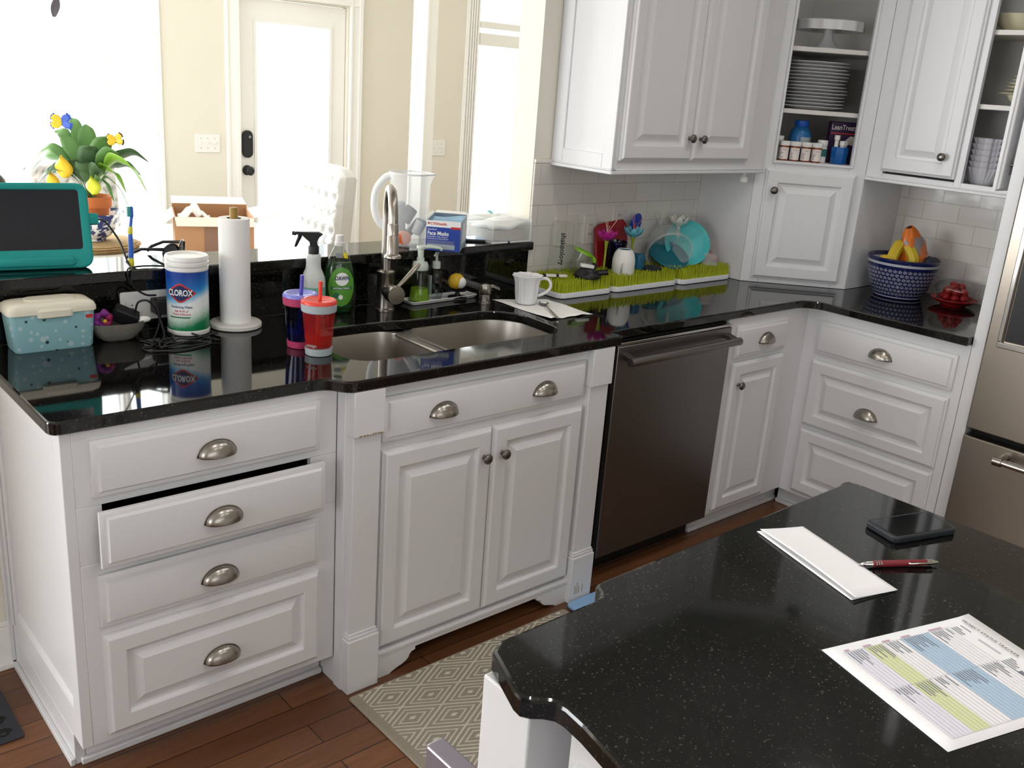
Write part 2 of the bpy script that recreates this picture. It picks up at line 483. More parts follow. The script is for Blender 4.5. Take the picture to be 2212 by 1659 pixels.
k = M(along((kx, ya, .955), (0,-1,0))); k.lathe([(.033,0),(.033,.006),(.028,.01),(.012,.014),(.012,.03),(.022,.036),(.029,.046),(.03,.058),(.022,.066),(.0,.068)], n=24)
struct('door_knob', k, 'black_plastic', door)

# switch plates
def switch_plate(x, z, label, n=3):
    t = thing('switch_plate', label, 'light switch', (x, YF, z))
    k = M(Matrix.Translation((x, YF, z)) @ Matrix.Rotation(PI/2, 4, 'X')); k.rbox(-.082, -.057, 0, .082, .057, .007, r=.006, e=.003)
    obj('plate', k, 'white_plastic', t)
    for i in range(n):
        xx = x+(i-1)*.046
        k = M(); k.box(xx-.005, YF-.016, z-.004, xx+.005, YF-.007, z+.009)
        obj('toggle', k, 'white_plastic', t, bevel=.001)
        for dz in (-.03, .03): obj('screw', M().lathe([(.003,0),(.003,.001)], ax=along((xx, YF-.0068, z+dz), (0,-1,0)), n=10), 'ink_grey', t)
switch_plate(2.118, 1.128, 'white triple switch plate on the cream wall left of the glazed door')
switch_plate(3.93, 1.116, 'pale triple switch plate on the wall beside the fluted window trim')
# ================================================================ cabinetry
RAISED = [(0,0),(0,.0105),(.002,.0115),(.006,.0135),(.009,.0185),(.012,.02),(.050,.02),(.053,.0185),(.0575,.0095),(.066,.0085),(.070,.0098),(.0895,.0178),(.092,.0195),(.094,.0195)]
SLAB = [(0,0),(0,.009),(.002,.0105),(.0115,.0125),(.0135,.0145),(.0165,.019),(.020,.020)]
class Fr:
    """a face plane: origin, horizontal direction, outward normal"""
    def __init__(s, o, a, n): s.o = Vector(o); s.a = Vector(a).normalized(); s.n = Vector(n).normalized()
    def p(s, u, v, d): return s.o+s.a*u+s.n*d+Vector((0,0,v))
    def box(s, m, u0, u1, v0, v1, d0, d1, mat=0):
        c = [s.p(u, v, d) for v in (v0, v1) for u, d in ((u0,d0),(u1,d0),(u1,d1),(u0,d1))]
        return m.add(c, [(0,3,2,1),(4,5,6,7),(0,1,5,4),(1,2,6,5),(2,3,7,6),(3,0,4,7)], mat)
FY = lambda y: Fr((0, y, 0), (1,0,0), (0,-1,0))
FX = lambda x: Fr((x, 0, 0), (0,-1,0), (-1,0,0))       # u = -y

def panel(F, u0, u1, v0, v1, prof, d=0., inset=1.):
    m = M(); rings = []
    for i, t in prof:
        i *= inset
        rings.append([F.p(u0+i, v0+i, d+t), F.p(u1-i, v0+i, d+t), F.p(u1-i, v1-i, d+t), F.p(u0+i, v1-i, d+t)])
    m.loft(rings); return m
def cup_pull(par, F, u, v, d=.02):
    m = M(); w, h, D = .046, .037, .027; nu, nv = 22, 8
    def fn(a, b):
        th = PI*a; ph = PI/2*b
        return F.p(u+w*math.cos(th)*math.cos(ph), v+h*math.sin(th)*math.cos(ph), d+.0012+D*math.sin(ph))
    m.grid(fn, nu, nv)
    # thin flange hugging the drawer face
    m.grid(lambda a, b: F.p(u+(w+.003*b)*math.cos(PI*a), v+(h+.003*b)*math.sin(PI*a), d+.0012), nu, 1)
    o = obj('cup_pull', m, 'nickel', par, smooth=60, solid=.0018)
    return o
KN = [(.0075,0),(.0055,.003),(.0045,.009),(.0055,.014),(.0125,.0165),(.0155,.0205),(.0152,.0245),(.011,.0285),(.004,.030),(0,.030)]
def knob(par, F, u, v, d=.02):
    m = M(); m.lathe(KN, ax=along(F.p(u, v, d), F.n), n=20)
    return obj('knob', m, 'nickel_dark', par, smooth=50)
def door_part(par, F, u0, u1, v0, v1, kind=RAISED, pulls=(), knobs=(), name='door', d=0., mat='white_paint'):
    o = obj(name, panel(F, u0, u1, v0, v1, kind, d), mat, par, smooth=25)
    for u, v in pulls: cup_pull(o, F, u, v, d+.0195)
    for u, v in knobs: knob(o, F, u, v, d+.0195)
    return o

CT = .914; CB = .884            # countertop top and underside
# ---------------------------------------------------------- left drawer cabinet
Y1 = .0128; F1 = FY(Y1)
t = thing('drawer_cabinet', 'white base cabinet of four drawers at the counter end, second drawer standing ajar', 'cabinet', (.035, .3, 0))
m = M()
X0, X1 = .0334, .690
m.box(X0+.012, Y1, .09, X1, Y1+.02, .5625).box(X0+.012, Y1, .703, X1, Y1+.02, CB)      # face frame below and above the open drawer
m.box(X0+.012, Y1, .5625, .0995, Y1+.02, .703).box(.616, Y1, .5625, X1, Y1+.02, .703)
m.box(X0+.012, Y1+.02, .09, X0+.03, .6, CB).box(X1-.02, Y1+.02, .09, X1, .6, CB).box(X0+.03, .58, .09, X1-.02, .6, CB).box(X0+.03, Y1+.02, .09, X1-.02, .58, .11)
m.box(X0+.03, Y1+.02, .55, X1-.02, .58, .556)
obj('body', m, 'white_paint', t, bevel=.0015)
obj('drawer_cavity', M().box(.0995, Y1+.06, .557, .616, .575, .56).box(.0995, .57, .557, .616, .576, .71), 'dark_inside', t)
# framed end panel
m = M(); xa, xb = .021, .0335
m.box(xa+.007, .03, .19, xb+.012, .575, CB)
m.box(xa, Y1, .09, xb+.012, .062, CB).box(xa, .535, 0, xb+.012, .603, CB).box(xa, .062, .83, xb+.012, .535, CB).box(xa, .062, .09, xb+.012, .535, .178)
m.loft([[(xa,.062,.178),(xa,.535,.178)],[(xa+.002,.062,.186),(xa+.002,.535,.186)],[(xa+.0075,.062,.192),(xa+.0075,.535,.192)]], False, False, False)
m.box(xa, .085, 0, xb+.012, .535, .09).box(xa-.011, .083, 0, xa, .588, .018)
m.box(xa-.006, .56, .14, xa, .5755, CB).box(xa-.012, .585, 0, xa, .603, .882)
obj('end_panel', m, 'white_paint', t, bevel=.002)
m = M().box(X0+.012, .086, 0, X1, .1, .09).box(X0, .073, 0, X1, .086, .018)
obj('toe_kick', m, 'white_paint', t, bevel=.003)
dx0, dx1 = .0793, .636
door_part(t, F1, dx0, dx1, .7253, .8584, SLAB, [(.358, .774)], name='drawer')
dr = door_part(t, F1, dx0+.001, dx1, .5646, .7006, SLAB, [(.358, .6155)], name='drawer', d=.0285)
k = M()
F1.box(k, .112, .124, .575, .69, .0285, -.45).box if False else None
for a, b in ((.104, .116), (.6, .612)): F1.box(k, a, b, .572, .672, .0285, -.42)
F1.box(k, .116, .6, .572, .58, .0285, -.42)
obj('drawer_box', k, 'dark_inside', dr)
door_part(t, F1, dx0, dx1, .4023, .5347, SLAB, [(.358, .446)], name='drawer')
door_part(t, F1, dx0, dx1, .1133, .3798, [(i*.92, d) for i, d in RAISED], [(.358, .222)], name='drawer')

# ---------------------------------------------------------- sink cabinet
Y2 = -.0223; F2 = FY(Y2)
t = thing('sink_cabinet', 'white two-door sink cabinet between chipped pilasters under the sink', 'cabinet', (1.17, .28, 0))
m = M().box(.694, Y2, .075, 1.655, Y2+.02, CB).box(.6905, Y2-.004, 0, .712, .012, CB).box(.694, Y2+.02, 0, .712, .6, CB).box(1.637, Y2+.02, .075, 1.655, .6, CB).box(.712, .58, .075, 1.637, .6, CB).box(.712, Y2+.02, .075, 1.637, .58, .09)
obj('body', m, 'white_paint', t, bevel=.0015)
def pilaster(x0, x1):
    m = M()
    m.box(x0+.004, Y2-.024, 0, x1-.004, Y2+.02, CB)
    m.box(x0, Y2-.034, .762, x1, Y2+.02, CB)
    m.box(x0-.006, Y2-.036, 0, x1+.002, Y2+.02, .166).box(x0-.002, Y2-.031, .166, x1, Y2+.02, .176).box(x0+.001, Y2-.028, .176, x1-.002, Y2+.02, .183)
    o = obj('pilaster', m, 'white_paint', t, bevel=.002)
    return o
p1 = pilaster(.700, .792)
p2 = pilaster(1.556, 1.648)
# worn edge of the upper left block, paint chipped to the wood
pbr('bare_wood', '#9d8666', .8, vary=.25, vscale=120)
k = M(); x = .716
while x < .788:
    w = rnd.uniform(.004, .011); k.box(x, Y2-.0347, .7615, min(x+w, .79), Y2-.0335, .7615+rnd.uniform(.002, .006)); x += w+rnd.uniform(.0, .004)
obj('paint_chip', k, 'bare_wood', p1)
k = M()
for x, w, h in ((1.572, .003, .03), (1.581, .002, .042), (1.59, .003, .025), (1.606, .002, .03)): k.box(x, Y2-.0367, .03, x+w, Y2-.0355, .03+h)
obj('paint_chip', k, 'bare_wood', p2)
fd = door_part(t, F2, .8026, 1.5483, .7215, .8475, SLAB, [(.993, .770), (1.370, .770)], name='drawer_front')
door_part(t, F2, .8026, 1.1795, .0964, .6969, RAISED, (), [(1.147, .612)])
door_part(t, F2, 1.1825, 1.5483, .0964, .6969, RAISED, (), [(1.216, .612)])
# scalloped valance with bracket feet
vx0, vx1 = .800, 1.551; zt = .088
prof = [(vx0, 0), (vx0+.045, 0), (vx0+.055, .006)] + [(vx0+.06+.055*math.sin(a), .012+.03*(1-math.cos(a))) for a in (.3,.6,.9,1.2,1.5)] + [(vx0+.122, .047), (vx0+.134, .049), (vx0+.134, .060), (vx0+.142, .060)]
left = prof; right = [(vx0+vx1-x, z) for x, z in reversed(prof)]
pl = left+right+[(vx1, zt-.008), (vx0, zt-.008)]
m = M(); m.loft([[(x, Y2-.018, z) for x, z in pl], [(x, Y2, z) for x, z in pl]])
m.box(vx0, Y2-.022, zt-.012, vx1, Y2, zt-.004).box(vx0, Y2-.019, zt-.004, vx1, Y2, zt)
obj('valance', m, 'white_paint', t, smooth=20)
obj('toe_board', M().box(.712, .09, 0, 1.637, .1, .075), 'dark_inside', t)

# ---------------------------------------------------------- dishwasher
t = thing('dishwasher', 'stainless steel dishwasher with a long bar handle under the counter', 'dishwasher', (2.02, .3, 0))
D0, D1, YD = 1.718, 2.3235, .0058
obj('body', M().box(D0+.006, YD+.012, .1, D1-.006, .58, .874), 'black_gap', t)
m = M(); m.box(D0, YD-.012, .095, D1, YD+.012, .858); obj('door', m, 'steel_dishwasher', t, bevel=.003)
obj('control_strip', M().box(D0, YD-.008, .8595, D1, YD+.02, .8695), 'steel_bright', t, bevel=.002)
m = M(); zh = .817; yh = YD-.058
m.tube([(D0+.012, yh, zh), (D1-.008, yh, zh)], .0145, 14)
h = obj('handle', m, 'steel_dishwasher', t, smooth=60)
for x in (D0+.03, D1-.026):
    k = M(); k.loft([[(x-.014, YD-.010, zh+.004), (x+.014, YD-.010, zh+.004), (x+.014, YD-.010, zh+.022), (x-.014, YD-.010, zh+.022)], [(x-.014, yh, zh-.009), (x+.014, yh, zh-.009), (x+.014, yh, zh+.010), (x-.014, yh, zh+.010)]])
    obj('handle_bracket', k, 'steel_dishwasher', h, bevel=.002)
obj('kick_plate', M().box(D0, .075, .0, D1, .09, .095), 'black_plastic', t)

# ---------------------------------------------------------- narrow cabinet beside it
t = thing('narrow_cabinet', 'narrow white base cabinet of one drawer over one door in the corner', 'cabinet', (2.59, .3, 0))
XK = 2.8495
m = M().box(2.331, Y1, .09, XK+.012, Y1+.02, CB).box(2.331, Y1+.02, .09, 2.35, .6, CB).box(2.35, .58, .09, 2.84, .6, CB)
obj('body', m, 'white_paint', t, bevel=.0015)
m = M().box(2.331, .074, 0, XK+.08, .09, .09).box(2.331, .062, 0, XK+.07, .074, .018).box(2.327, .062, 0, 2.331, .2, .09)
obj('toe_kick', m, 'white_paint', t, bevel=.003)
door_part(t, F1, 2.3725, 2.6985, .726, .8509, SLAB, [(2.553, .774)], name='drawer')
door_part(t, F1, 2.3725, 2.6985, .1097, .7088, [(i*.9, d) for i, d in RAISED], (), [(2.408, .625)])

# ---------------------------------------------------------- right drawer bank
FR_ = FX(XK)
t = thing('drawer_bank', 'white base cabinet of three drawers beside the refrigerator panel', 'cabinet', (3.16, -.3, 0))
m = M().box(XK, -.638, .09, XK+.02, Y1, CB).box(XK+.02, -.638, .09, 3.47, -.62, CB).box(3.45, -.62, .09, 3.47, .0, CB)
obj('body', m, 'white_paint', t, bevel=.0015)
obj('toe_kick', M().box(XK+.062, -.638, 0, XK+.078, .05, .09).box(XK+.05, -.638, 0, XK+.062, .05, .018), 'white_paint', t, bevel=.003)
door_part(t, FR_, .0475, .6055, .7058, .8392, SLAB, [(.328, .754)], name='drawer')
door_part(t, FR_, .0475, .6055, .4045, .6777, [(i*.92, d) for i, d in RAISED], [(.317, .510)], name='drawer')
door_part(t, FR_, .0475, .6055, .11, .386, [(i*.92, d) for i, d in RAISED], [(.317, .200)], name='drawer')

# ---------------------------------------------------------- granite worktop
outer = [(0, .626)]+arc(.025, .025, .025, 180, 270, 6)
outer += [(.612, 0), (.630, -.001), (.643, -.005), (.653, -.0125), (.662, -.023), (.671, -.036), (.681, -.048), (.692, -.0553), (.705, -.0573)]
outer += [(1.672, -.0573), (1.681, -.050), (1.684, -.04), (1.684, 0)]
outer += [(2.7345, 0)]+[(2.7345+.08*math.cos(math.radians(a)), -.08+.08*math.sin(math.radians(a))) for a in (75, 60, 45, 30, 15, 0)]
outer += [(2.8145, -.6375), (3.4805, -.6375), (3.4805, .626)]
hole = arc(.865, .155, .08, 270, 180, 8)+arc(.905, .30, .115, 180, 95, 8)+[(1.02, .415), (1.12, .408), (1.16, .398), (1.20, .396)]+arc(1.44, .27, .122, 90, 0, 9)+arc(1.485, .145, .07, 0, -90, 8)
hole = list(reversed(hole))     # make counter-clockwise
def area(p): return sum(p[i-1][0]*p[i][1]-p[i][0]*p[i-1][1] for i in range(len(p)))/2
if area(hole) < 0: hole = list(reversed(hole))
if area(outer) < 0: outer = list(reversed(outer))
def slab(outer, hole, z0, z1, e=.005):
    m = M()
    lo = [(z0, e*.6), (z0+e*.6, 0), (z1-e, 0), (z1-e*.3, e*.3), (z1, e)]
    m.loft([[(x, y, z) for x, y in (offset(outer, i) if i else outer)] for z, i in lo], False, False)
    loops = [[offset(outer, lo[0][1]), offset(outer, lo[-1][1])]]
    if hole:
        m.loft([[(x, y, z) for x, y in (offset(hole, -i) if i else hole)] for z, i in lo], False, False)
    for k, z in ((0, z0), (-1, z1)):
        i = lo[k][1]
        P = [[Vector((x, y, 0)) for x, y in offset(outer, i)]]
        if hole: P.append([Vector((x, y, 0)) for x, y in offset(hole, -i)])
        flat = [p for l in P for p in l]
        tri = geometry.tessellate_polygon(P)
        m.add([(p.x, p.y, z) for p in flat], [list(t3) for t3 in tri])
    return m
o = obj('countertop', slab(outer, hole, CB, CT), 'granite', None, smooth=20)
tag(o, 'long polished black granite worktop with the sink cut into it', 'countertop')
# upstand and raised bar ledge
o = obj('granite_upstand', M().box(0, .6275, CT, 1.8735, .6475, 1.0575), 'granite', None, bevel=.001)
tag(o, 'black granite upstand between the counter and the raised bar ledge', 'backsplash')
m = M(); m.rbox(-.86, .602, 1.0578, 1.8765, .800, 1.088, r=.006, e=.004)
o = obj('bar_ledge', m, 'granite'); tag(o, 'raised polished black granite bar ledge carrying the tablet and pitcher', 'ledge')

# ---------------------------------------------------------- sink
t = thing('kitchen_sink', 'double bowl stainless steel sink set under the granite', 'sink', (1.17, .25, .68))
def bowl(poly, zt, zb, cx, cy):
    m = M(); rings = []
    for z, i in ((zt, -.018), (zt, 0), (zt-.006, .002), ((zt+zb)/2, .008), (zb+.03, .016), (zb+.012, .024), (zb+.003, .04), (zb, .065)):
        rings.append([(x, y, z) for x, y in offset(poly, i)])
    m.loft(rings, False, False)
    last = rings[-1]; n = len(last)
    ring2 = [(cx+.045*math.cos(math.atan2(y-cy, x-cx)), cy+.045*math.sin(math.atan2(y-cy, x-cx)), zb-.004) for x, y, z in last]
    m.loft([last, ring2], False, False)
    return obj('basin', m, 'steel_sink', t, smooth=50)
lp = list(reversed(arc(.86, .15, .085, 270, 180, 8)+arc(.905, .30, .125, 180, 92, 8)+[(1.0, .424), (1.05, .42)]+arc(1.06, .36, .058, 88, 0, 6)+arc(1.075, .115, .048, 0, -90, 6)))
if area(lp) < 0: lp.reverse()
rp = list(reversed(arc(1.20, .115, .048, 270, 180, 6)+arc(1.215, .345, .06, 180, 92, 6)+arc(1.44, .27, .133, 90, 0, 9)+arc(1.49, .145, .082, 0, -90, 8)))
if area(rp) < 0: rp.reverse()
b1 = bowl(lp, .8825, .69, .95, .25); b2 = bowl(rp, .8825, .70, 1.36, .24)
obj('bowl_divider', M().box(1.112, .07, .872, 1.163, .40, .8805), 'steel_sink', t, bevel=.004)
for b, cx, cy, z in ((b1, .95, .25, .686), (b2, 1.36, .24, .696)):
    m = M(); m.lathe([(.048,0),(.046,.003),(.036,.001),(.034,-.006),(0,-.006)], (cx, cy, z), 24, c0=False)
    obj('drain', m, 'steel_bright', b)

# ---------------------------------------------------------- wall cabinet over the mats
def light_rail(m, F, u0, u1, z, d0=0.):
    """small bullnose moulding under a wall cabinet"""
    F.box(m, u0, u1, z, z+.012, -.02, d0+.010); F.box(m, u0, u1, z+.012, z+.018, -.02, d0+.006)
YU = .3269; FU = FY(YU)
t = thing('wall_cabinet', 'white two-door wall cabinet hanging above the grass drying mats', 'cabinet', (2.4, .48, 1.37))
ux0, ux1, uz0, uz1 = 1.9568, 2.846, 1.3698, 2.46
m = M().box(ux0+.012, YU, uz0, ux1, YU+.02, uz1).box(ux0+.012, YU+.02, uz0, ux0+.03, YW-.001, uz1).box(ux1-.018, YU+.02, uz0, ux1, YW-.001, uz1).box(ux0+.03, YU+.02, uz0+.012, ux1-.018, YW-.001, uz0+.03).box(ux0+.03, YU+.02, uz1-.02, ux1-.018, YW-.001, uz1)
obj('body', m, 'white_paint', t, bevel=.0015)
m = M(); a, b = ux0, ux0+.012
m.box(a+.007, YU+.02, uz0+.02, b, YW-.02, uz1)
m.box(a, YU, uz0, b, YU+.05, uz1).box(a, YW-.06, uz0, b, YW-.001, uz1).box(a, YU+.05, uz0, b, YW-.06, uz0+.062).box(a, YU+.05, uz1-.06, b, YW-.06, uz1)
obj('end_panel', m, 'white_paint', t, bevel=.003)
m = M(); light_rail(m, FU, ux0-.008, ux1, uz0-.004)
m.box(ux0-.010, YU-.008, uz0-.004, ux0+.02, YW-.001, uz0+.008).box(ux0-.006, YU-.006, uz0+.008, ux0+.02, YW-.001, uz0+.014)
obj('light_rail', m, 'white_paint', t, bevel=.003)
door_part(t, FU, 1.9837, 2.3605, 1.4139, 2.40, RAISED, (), [(2.333, 1.496)])
door_part(t, FU, 2.3635, 2.7232, 1.4139, 2.40, RAISED, (), [(2.398, 1.494)])
m = M(); m.lathe([(.006,0),(.006,.012),(.013,.018),(.0165,.028),(.015,.038),(.008,.045),(0,.046)], ax=along((2.768, .352, 1.3665), (0,0,-1)), n=18)
o = obj('hanging_knob', m, 'white_plastic'); tag(o, 'small white round knob hanging under the wall cabinet end', 'knob')

# ---------------------------------------------------------- diagonal corner cabinet
A = Vector((2.847, .3575, 0)); B = Vector((3.1557, .0444, 0)); ab = (B-A).normalized(); nn = Vector((ab.y, -ab.x, 0))
LAB = (B-A).length
FD = Fr(A, ab, nn if nn.x < 0 else -nn)
def TW(s, d, z=0): return FD.p(s, z, -d)
t = thing('corner_cabinet', 'tall white diagonal corner cabinet with open shelves over a small door', 'cabinet', (3.15, .33, CT))
m = M(); ZT = 2.5; s0, s1 = .075, .3745
FD.box(m, 0, s0, CT+.001, ZT, 0, -.02); FD.box(m, s1, LAB, CT+.001, ZT, 0, -.02)
FD.box(m, s0, s1, CT+.001, 1.4195, 0, -.02); FD.box(m, s0, s1, 2.44, ZT, 0, -.02)
m.box(A.x, A.y+.004, CT+.001, A.x+.018, YW-.0095, ZT); m.box(B.x+.004, B.y, CT+.001, XR-.0095, B.y+.018, ZT)
obj('body', m, 'white_paint', t, bevel=.0015)
m = M(); m.box(A.x+.018, YW-.02, 1.39, XR-.01, YW-.01, ZT); m.box(XR-.02, B.y+.018, 1.39, XR-.01, YW-.02, ZT)
obj('back_panel', m, 'cabinet_inside', t)
pent = [(A.x+.019, .386), (A.x+.019, YW-.021), (XR-.021, YW-.021), (XR-.021, B.y+.0185), (3.176, B.y+.0185)]
pin = [(A.x+.019, .3745+.003), (A.x+.019, YW-.021), (XR-.021, YW-.021), (XR-.021, B.y+.0185), (3.1945, B.y+.0185)]
for z in (1.6235, 1.8615):
    pp = list(pin); m = M(); m.prism(pp, z-.018, z)
    obj('shelf', m, 'shelf_paint', t, bevel=.002)
m = M(); m.prism(pin, 1.40, 1.4188); obj('niche_floor', m, 'shelf_paint', t)
# bead round the open niche
m = M()
for q in ((s0-.012, s0, 1.408, 2.45), (s1, s1+.012, 1.408, 2.45)): FD.box(m, q[0], q[1], q[2], q[3], 0, .007)
FD.box(m, s0-.012, s1+.012, 1.408, 1.4195, 0, .008)
obj('niche_bead', m, 'white_paint', t, bevel=.003)
door_part(t, FD, .0425, .4035, .937, 1.385, [(i*1.0, d) for i, d in RAISED], (), [(.080, 1.302)])

# ---------------------------------------------------------- right wall cabinet
XC = 3.1557; FC = FX(XC)
t = thing('right_wall_cabinet', 'white wall cabinet above the fruit bowl, its right door open', 'cabinet', (3.32, -.3, 1.372))
z0, z1 = 1.3745, 2.46; ya, yb = -.638, .0435
m = M()
m.box(XC, -.026, z0, XC+.02, yb, z1).box(XC, -.345, z0, XC+.02, -.318, z1).box(XC, ya, z0, XC+.02, -.618, z1)
m.box(XC, -.618, z0, XC+.02, -.345, 1.4045).box(XC, -.318, z0, XC+.02, -.026, 1.4045).box(XC, ya, 2.42, XC+.02, yb, z1)
m.box(XC+.02, yb-.018, z0, XR-.001, yb, z1).box(XC+.02, ya, z0, XR-.001, ya+.018, z1)
m.box(XC+.02, ya+.018, z0+.012, XR-.01, yb-.018, 1.3985).box(XC+.02, ya+.018, 2.43, XR-.01, yb-.018, z1)
obj('body', m, 'white_paint', t, bevel=.0015)
obj('back_panel', M().box(XR-.014, ya+.018, 1.3985, XR-.004, yb-.018, 2.43), 'cabinet_inside', t)
for z in (1.692, 1.950):
    obj('shelf', M().box(XC+.024, ya+.019, z-.018, XR-.0145, yb-.019, z), 'shelf_paint', t, bevel=.002)
m = M(); light_rail(m, FC, -yb, -ya, z0-.004); obj('light_rail', m, 'white_paint', t, bevel=.003)
door_part(t, FC, .0205, .3195, 1.4139, 2.40, RAISED, (), [(.269, 1.492)])
hy = -.622; ang = math.radians(3)
FO = Fr((XC-.002, hy, 0), (-math.cos(ang), math.sin(ang), 0), (-math.sin(ang), -math.cos(ang), 0))
FO.o = Vector((XC-.004, hy+.018, 0))
od = door_part(t, FO, .0, .299, 1.4139, 2.40, RAISED, (), [(.245, 1.50)])

# ---------------------------------------------------------- refrigerator and its side panel
o = obj('tall_panel', M().box(2.85, -.682, 0, XR-.001, -.6395, 2.6), 'white_paint', None, bevel=.002)
tag(o, 'tall white side panel between the drawers and the refrigerator', 'panel')
t = thing('refrigerator', 'stainless steel refrigerator at the right edge with a water dispenser', 'refrigerator', (3.15, -1.15, 0))
fx = 2.832; fy0, fy1 = -1.62, -.687; ym = (fy0+fy1)/2
obj('body', M().box(fx+.07, fy0+.004, .02, 3.46, fy1-.004, 1.79), 'steel_fridge', t, bevel=.004)
obj('door_gasket', M().box(fx+.045, fy0+.012, .03, fx+.07, fy1-.012, 1.78), 'black_gap', t)
dl = obj('door', M().box(fx, ym+.003, .597, fx+.045, fy1, 1.78), 'steel_fridge', t, bevel=.005)
obj('door', M().box(fx, fy0, .597, fx+.045, ym-.003, 1.78), 'steel_fridge', t, bevel=.005)
fz = obj('freezer_drawer', M().box(fx-.006, fy0, .06, fx+.045, fy1, .572), 'steel_fridge', t, bevel=.005)
obj('base_grille', M().box(fx+.05, fy0+.01, 0, fx+.069, fy1-.01, .055), 'black_plastic', t)
m = M(); m.tube([(fx-.066, -.832, .535), (fx-.066, fy0+.1, .535)], .012, 14)
h = obj('handle', m, 'steel_bright', fz, smooth=60)
for y in (-.842, fy0+.11):
    m = M(); m.tube([(fx-.066, y-.014, .535), (fx-.066, y+.014, .535)], .0165, 14); m.tube([(fx-.066, y, .535), (fx-.008, y, .535)], [.012, .015], 12)
    obj('handle_post', m, 'nickel', h, smooth=60)
m = M()
m.box(fx-.012, -.95, .905, fx, -.728, .925).box(fx-.012, -.95, 1.43, fx, -.728, 1.45).box(fx-.012, -.745, .925, fx, -.728, 1.43).box(fx-.012, -.95, .925, fx, -.933, 1.43)
ds = obj('dispenser_frame', m, 'steel_bright', dl, bevel=.003)
obj('dispenser_recess', M().box(fx-.004, -.932, .93, fx-.001, -.75, 1.425), 'black_plastic', dl)

# ---------------------------------------------------------- island
isl = [(1.25, -1.125)]+arc(1.222, -1.125, .028, 0, 90, 6)+[(.505, -1.097), (.490, -1.099), (.483, -1.106), (.478, -1.118), (.468, -1.128), (.452, -1.132), (.262, -1.132), (.238, -1.148), (.205, -1.232)]
isl += [(.203, -1.246), (.211, -1.258), (.224, -1.268), (.233, -1.280), (.235, -1.295), (.231, -1.33), (.218, -1.39), (.200, -1.46), (.176, -1.55), (.16, -1.65), (.15, -1.78), (.15, -2.5), (1.25, -2.5)]
if area(isl) < 0: isl.reverse()
o = obj('island_countertop', slab(isl, None, .882, CT, .006), 'granite_island', None, smooth=20)
tag(o, 'speckled black granite island top in the foreground holding the papers', 'countertop')
t = thing('kitchen_island', 'white island base with a square corner post below the foreground granite', 'island', (.8, -1.8, 0))
obj('body', M().box(.36, -2.42, .09, 1.2, -1.19, .8815).box(.40, -2.38, 0, 1.16, -1.25, .09), 'white_paint', t, bevel=.002)
m = M().box(.226, -1.242, 0, .322, -1.146, .8815).box(.219, -1.249, 0, .329, -1.139, .13).box(.223, -1.245, .13, .326, -1.142, .15)
obj('corner_post', m, 'white_paint', t, bevel=.003)
m = M().box(.322, -1.23, .09, .37, -1.16, .8815).box(.245, -2.40, .09, .36, -1.30, .8815)
obj('end_panel', m, 'white_paint', t, bevel=.002)
m = M()
zz = [(.245, .845), (.235, .835), (.232, .80), (.240, .77), (.245, .76)]
m.loft([[(x-.0, y, z) for x, z in zz] for y in (-2.40, -1.315)], closed=False)
m.box(.236, -2.38, .10, .245, -1.34, .14).box(.236, -1.40, .14, .245, -1.34, .70).box(.236, -2.38, .66, .245, -1.40, .72)
obj('end_moulding', m, 'white_paint', t, bevel=.003)
# ================================================================ things on the left counter and round the sink
AZ = lambda x, y: math.atan2(CPY-y, CPX-x)      # azimuth from a thing towards the middle of the kitchen
CPX, CPY = -.5, -1.95

# ---- wipes tub with dotted sides
g = NT('dotted_blue'); v = g.tc.outputs['Object']
def dots(scale, r0, r1, seed, keep):
    vo = g.n('ShaderNodeTexVoronoi'); vo.inputs['Scale'].default_value = scale; vo.inputs['Randomness'].default_value = .75
    g.l(g.mapping(loc=(seed, seed*.3, seed*.7)), vo.inputs['Vector'])
    sep = g.n('ShaderNodeSeparateColor'); g.l(vo.outputs['Color'], sep.inputs[0])
    rad = g.math('ADD', g.math('MULTIPLY', sep.outputs[0], r1-r0), r0)
    d = g.math('LESS_THAN', vo.outputs['Distance'], rad)
    return g.math('MULTIPLY', d, g.math('LESS_THAN', sep.outputs[1], keep))
c = g.mix(dots(46, .2, .36, 0, .85), '#93c3cc', '#bcd6da')
c = g.mix(dots(34, .10, .19, 3.1, .45), c, '#3a4c52')
g.l(c, g.b.inputs['Base Color']); g.set(Roughness=.35)
pbr('ivory_plastic', '#e9e4d2', .4, vary=.02)
t = thing('wipes_tub', 'light blue dotted tub of wipes with ivory lid at the left of the counter', 'tub', (.170, .565, CT))
m = M(); rings = []
for z, i in ((CT, .010), (CT+.004, .007), (CT+.1, 0)): rings.append([(x, y, z) for x, y in rrect(.068+i, .519+i*.6, .272-i, .612-i*.6, .014, 4)])
m.loft(rings); obj('tub', m, 'dotted_blue', t)
m = M(); rings = []
for z, i in ((CT+.096, .001), (CT+.098, -.004), (CT+.108, -.004), (CT+.117, .000), (CT+.122, .008), (CT+.125, .02), (CT+.1255, .034)):
    rings.append([(x, y, z) for x, y in rrect(.067+i, .517+i*.7, .273-i, .615-i*.7, .018, 4)])
m.loft(rings)
m.loft([[(x, y, z) for x, y in rrect(.13+k, .509+k, .215-k, .53, .008, 4)] for z, k in ((CT+.086, .006), (CT+.09, 0), (CT+.106, 0), (CT+.112, .006))])
obj('lid', m, 'ivory_plastic', t)
m = M().rbox(.115, .545, CT+.1245, .235, .595, CT+.1285, r=.022, e=.001); obj('lid_flap', m, 'ivory_plastic', t)
obj('price_tag', M().box(.247, .5185, CT+.078, .264, .5195, CT+.087), 'ink_red', t)

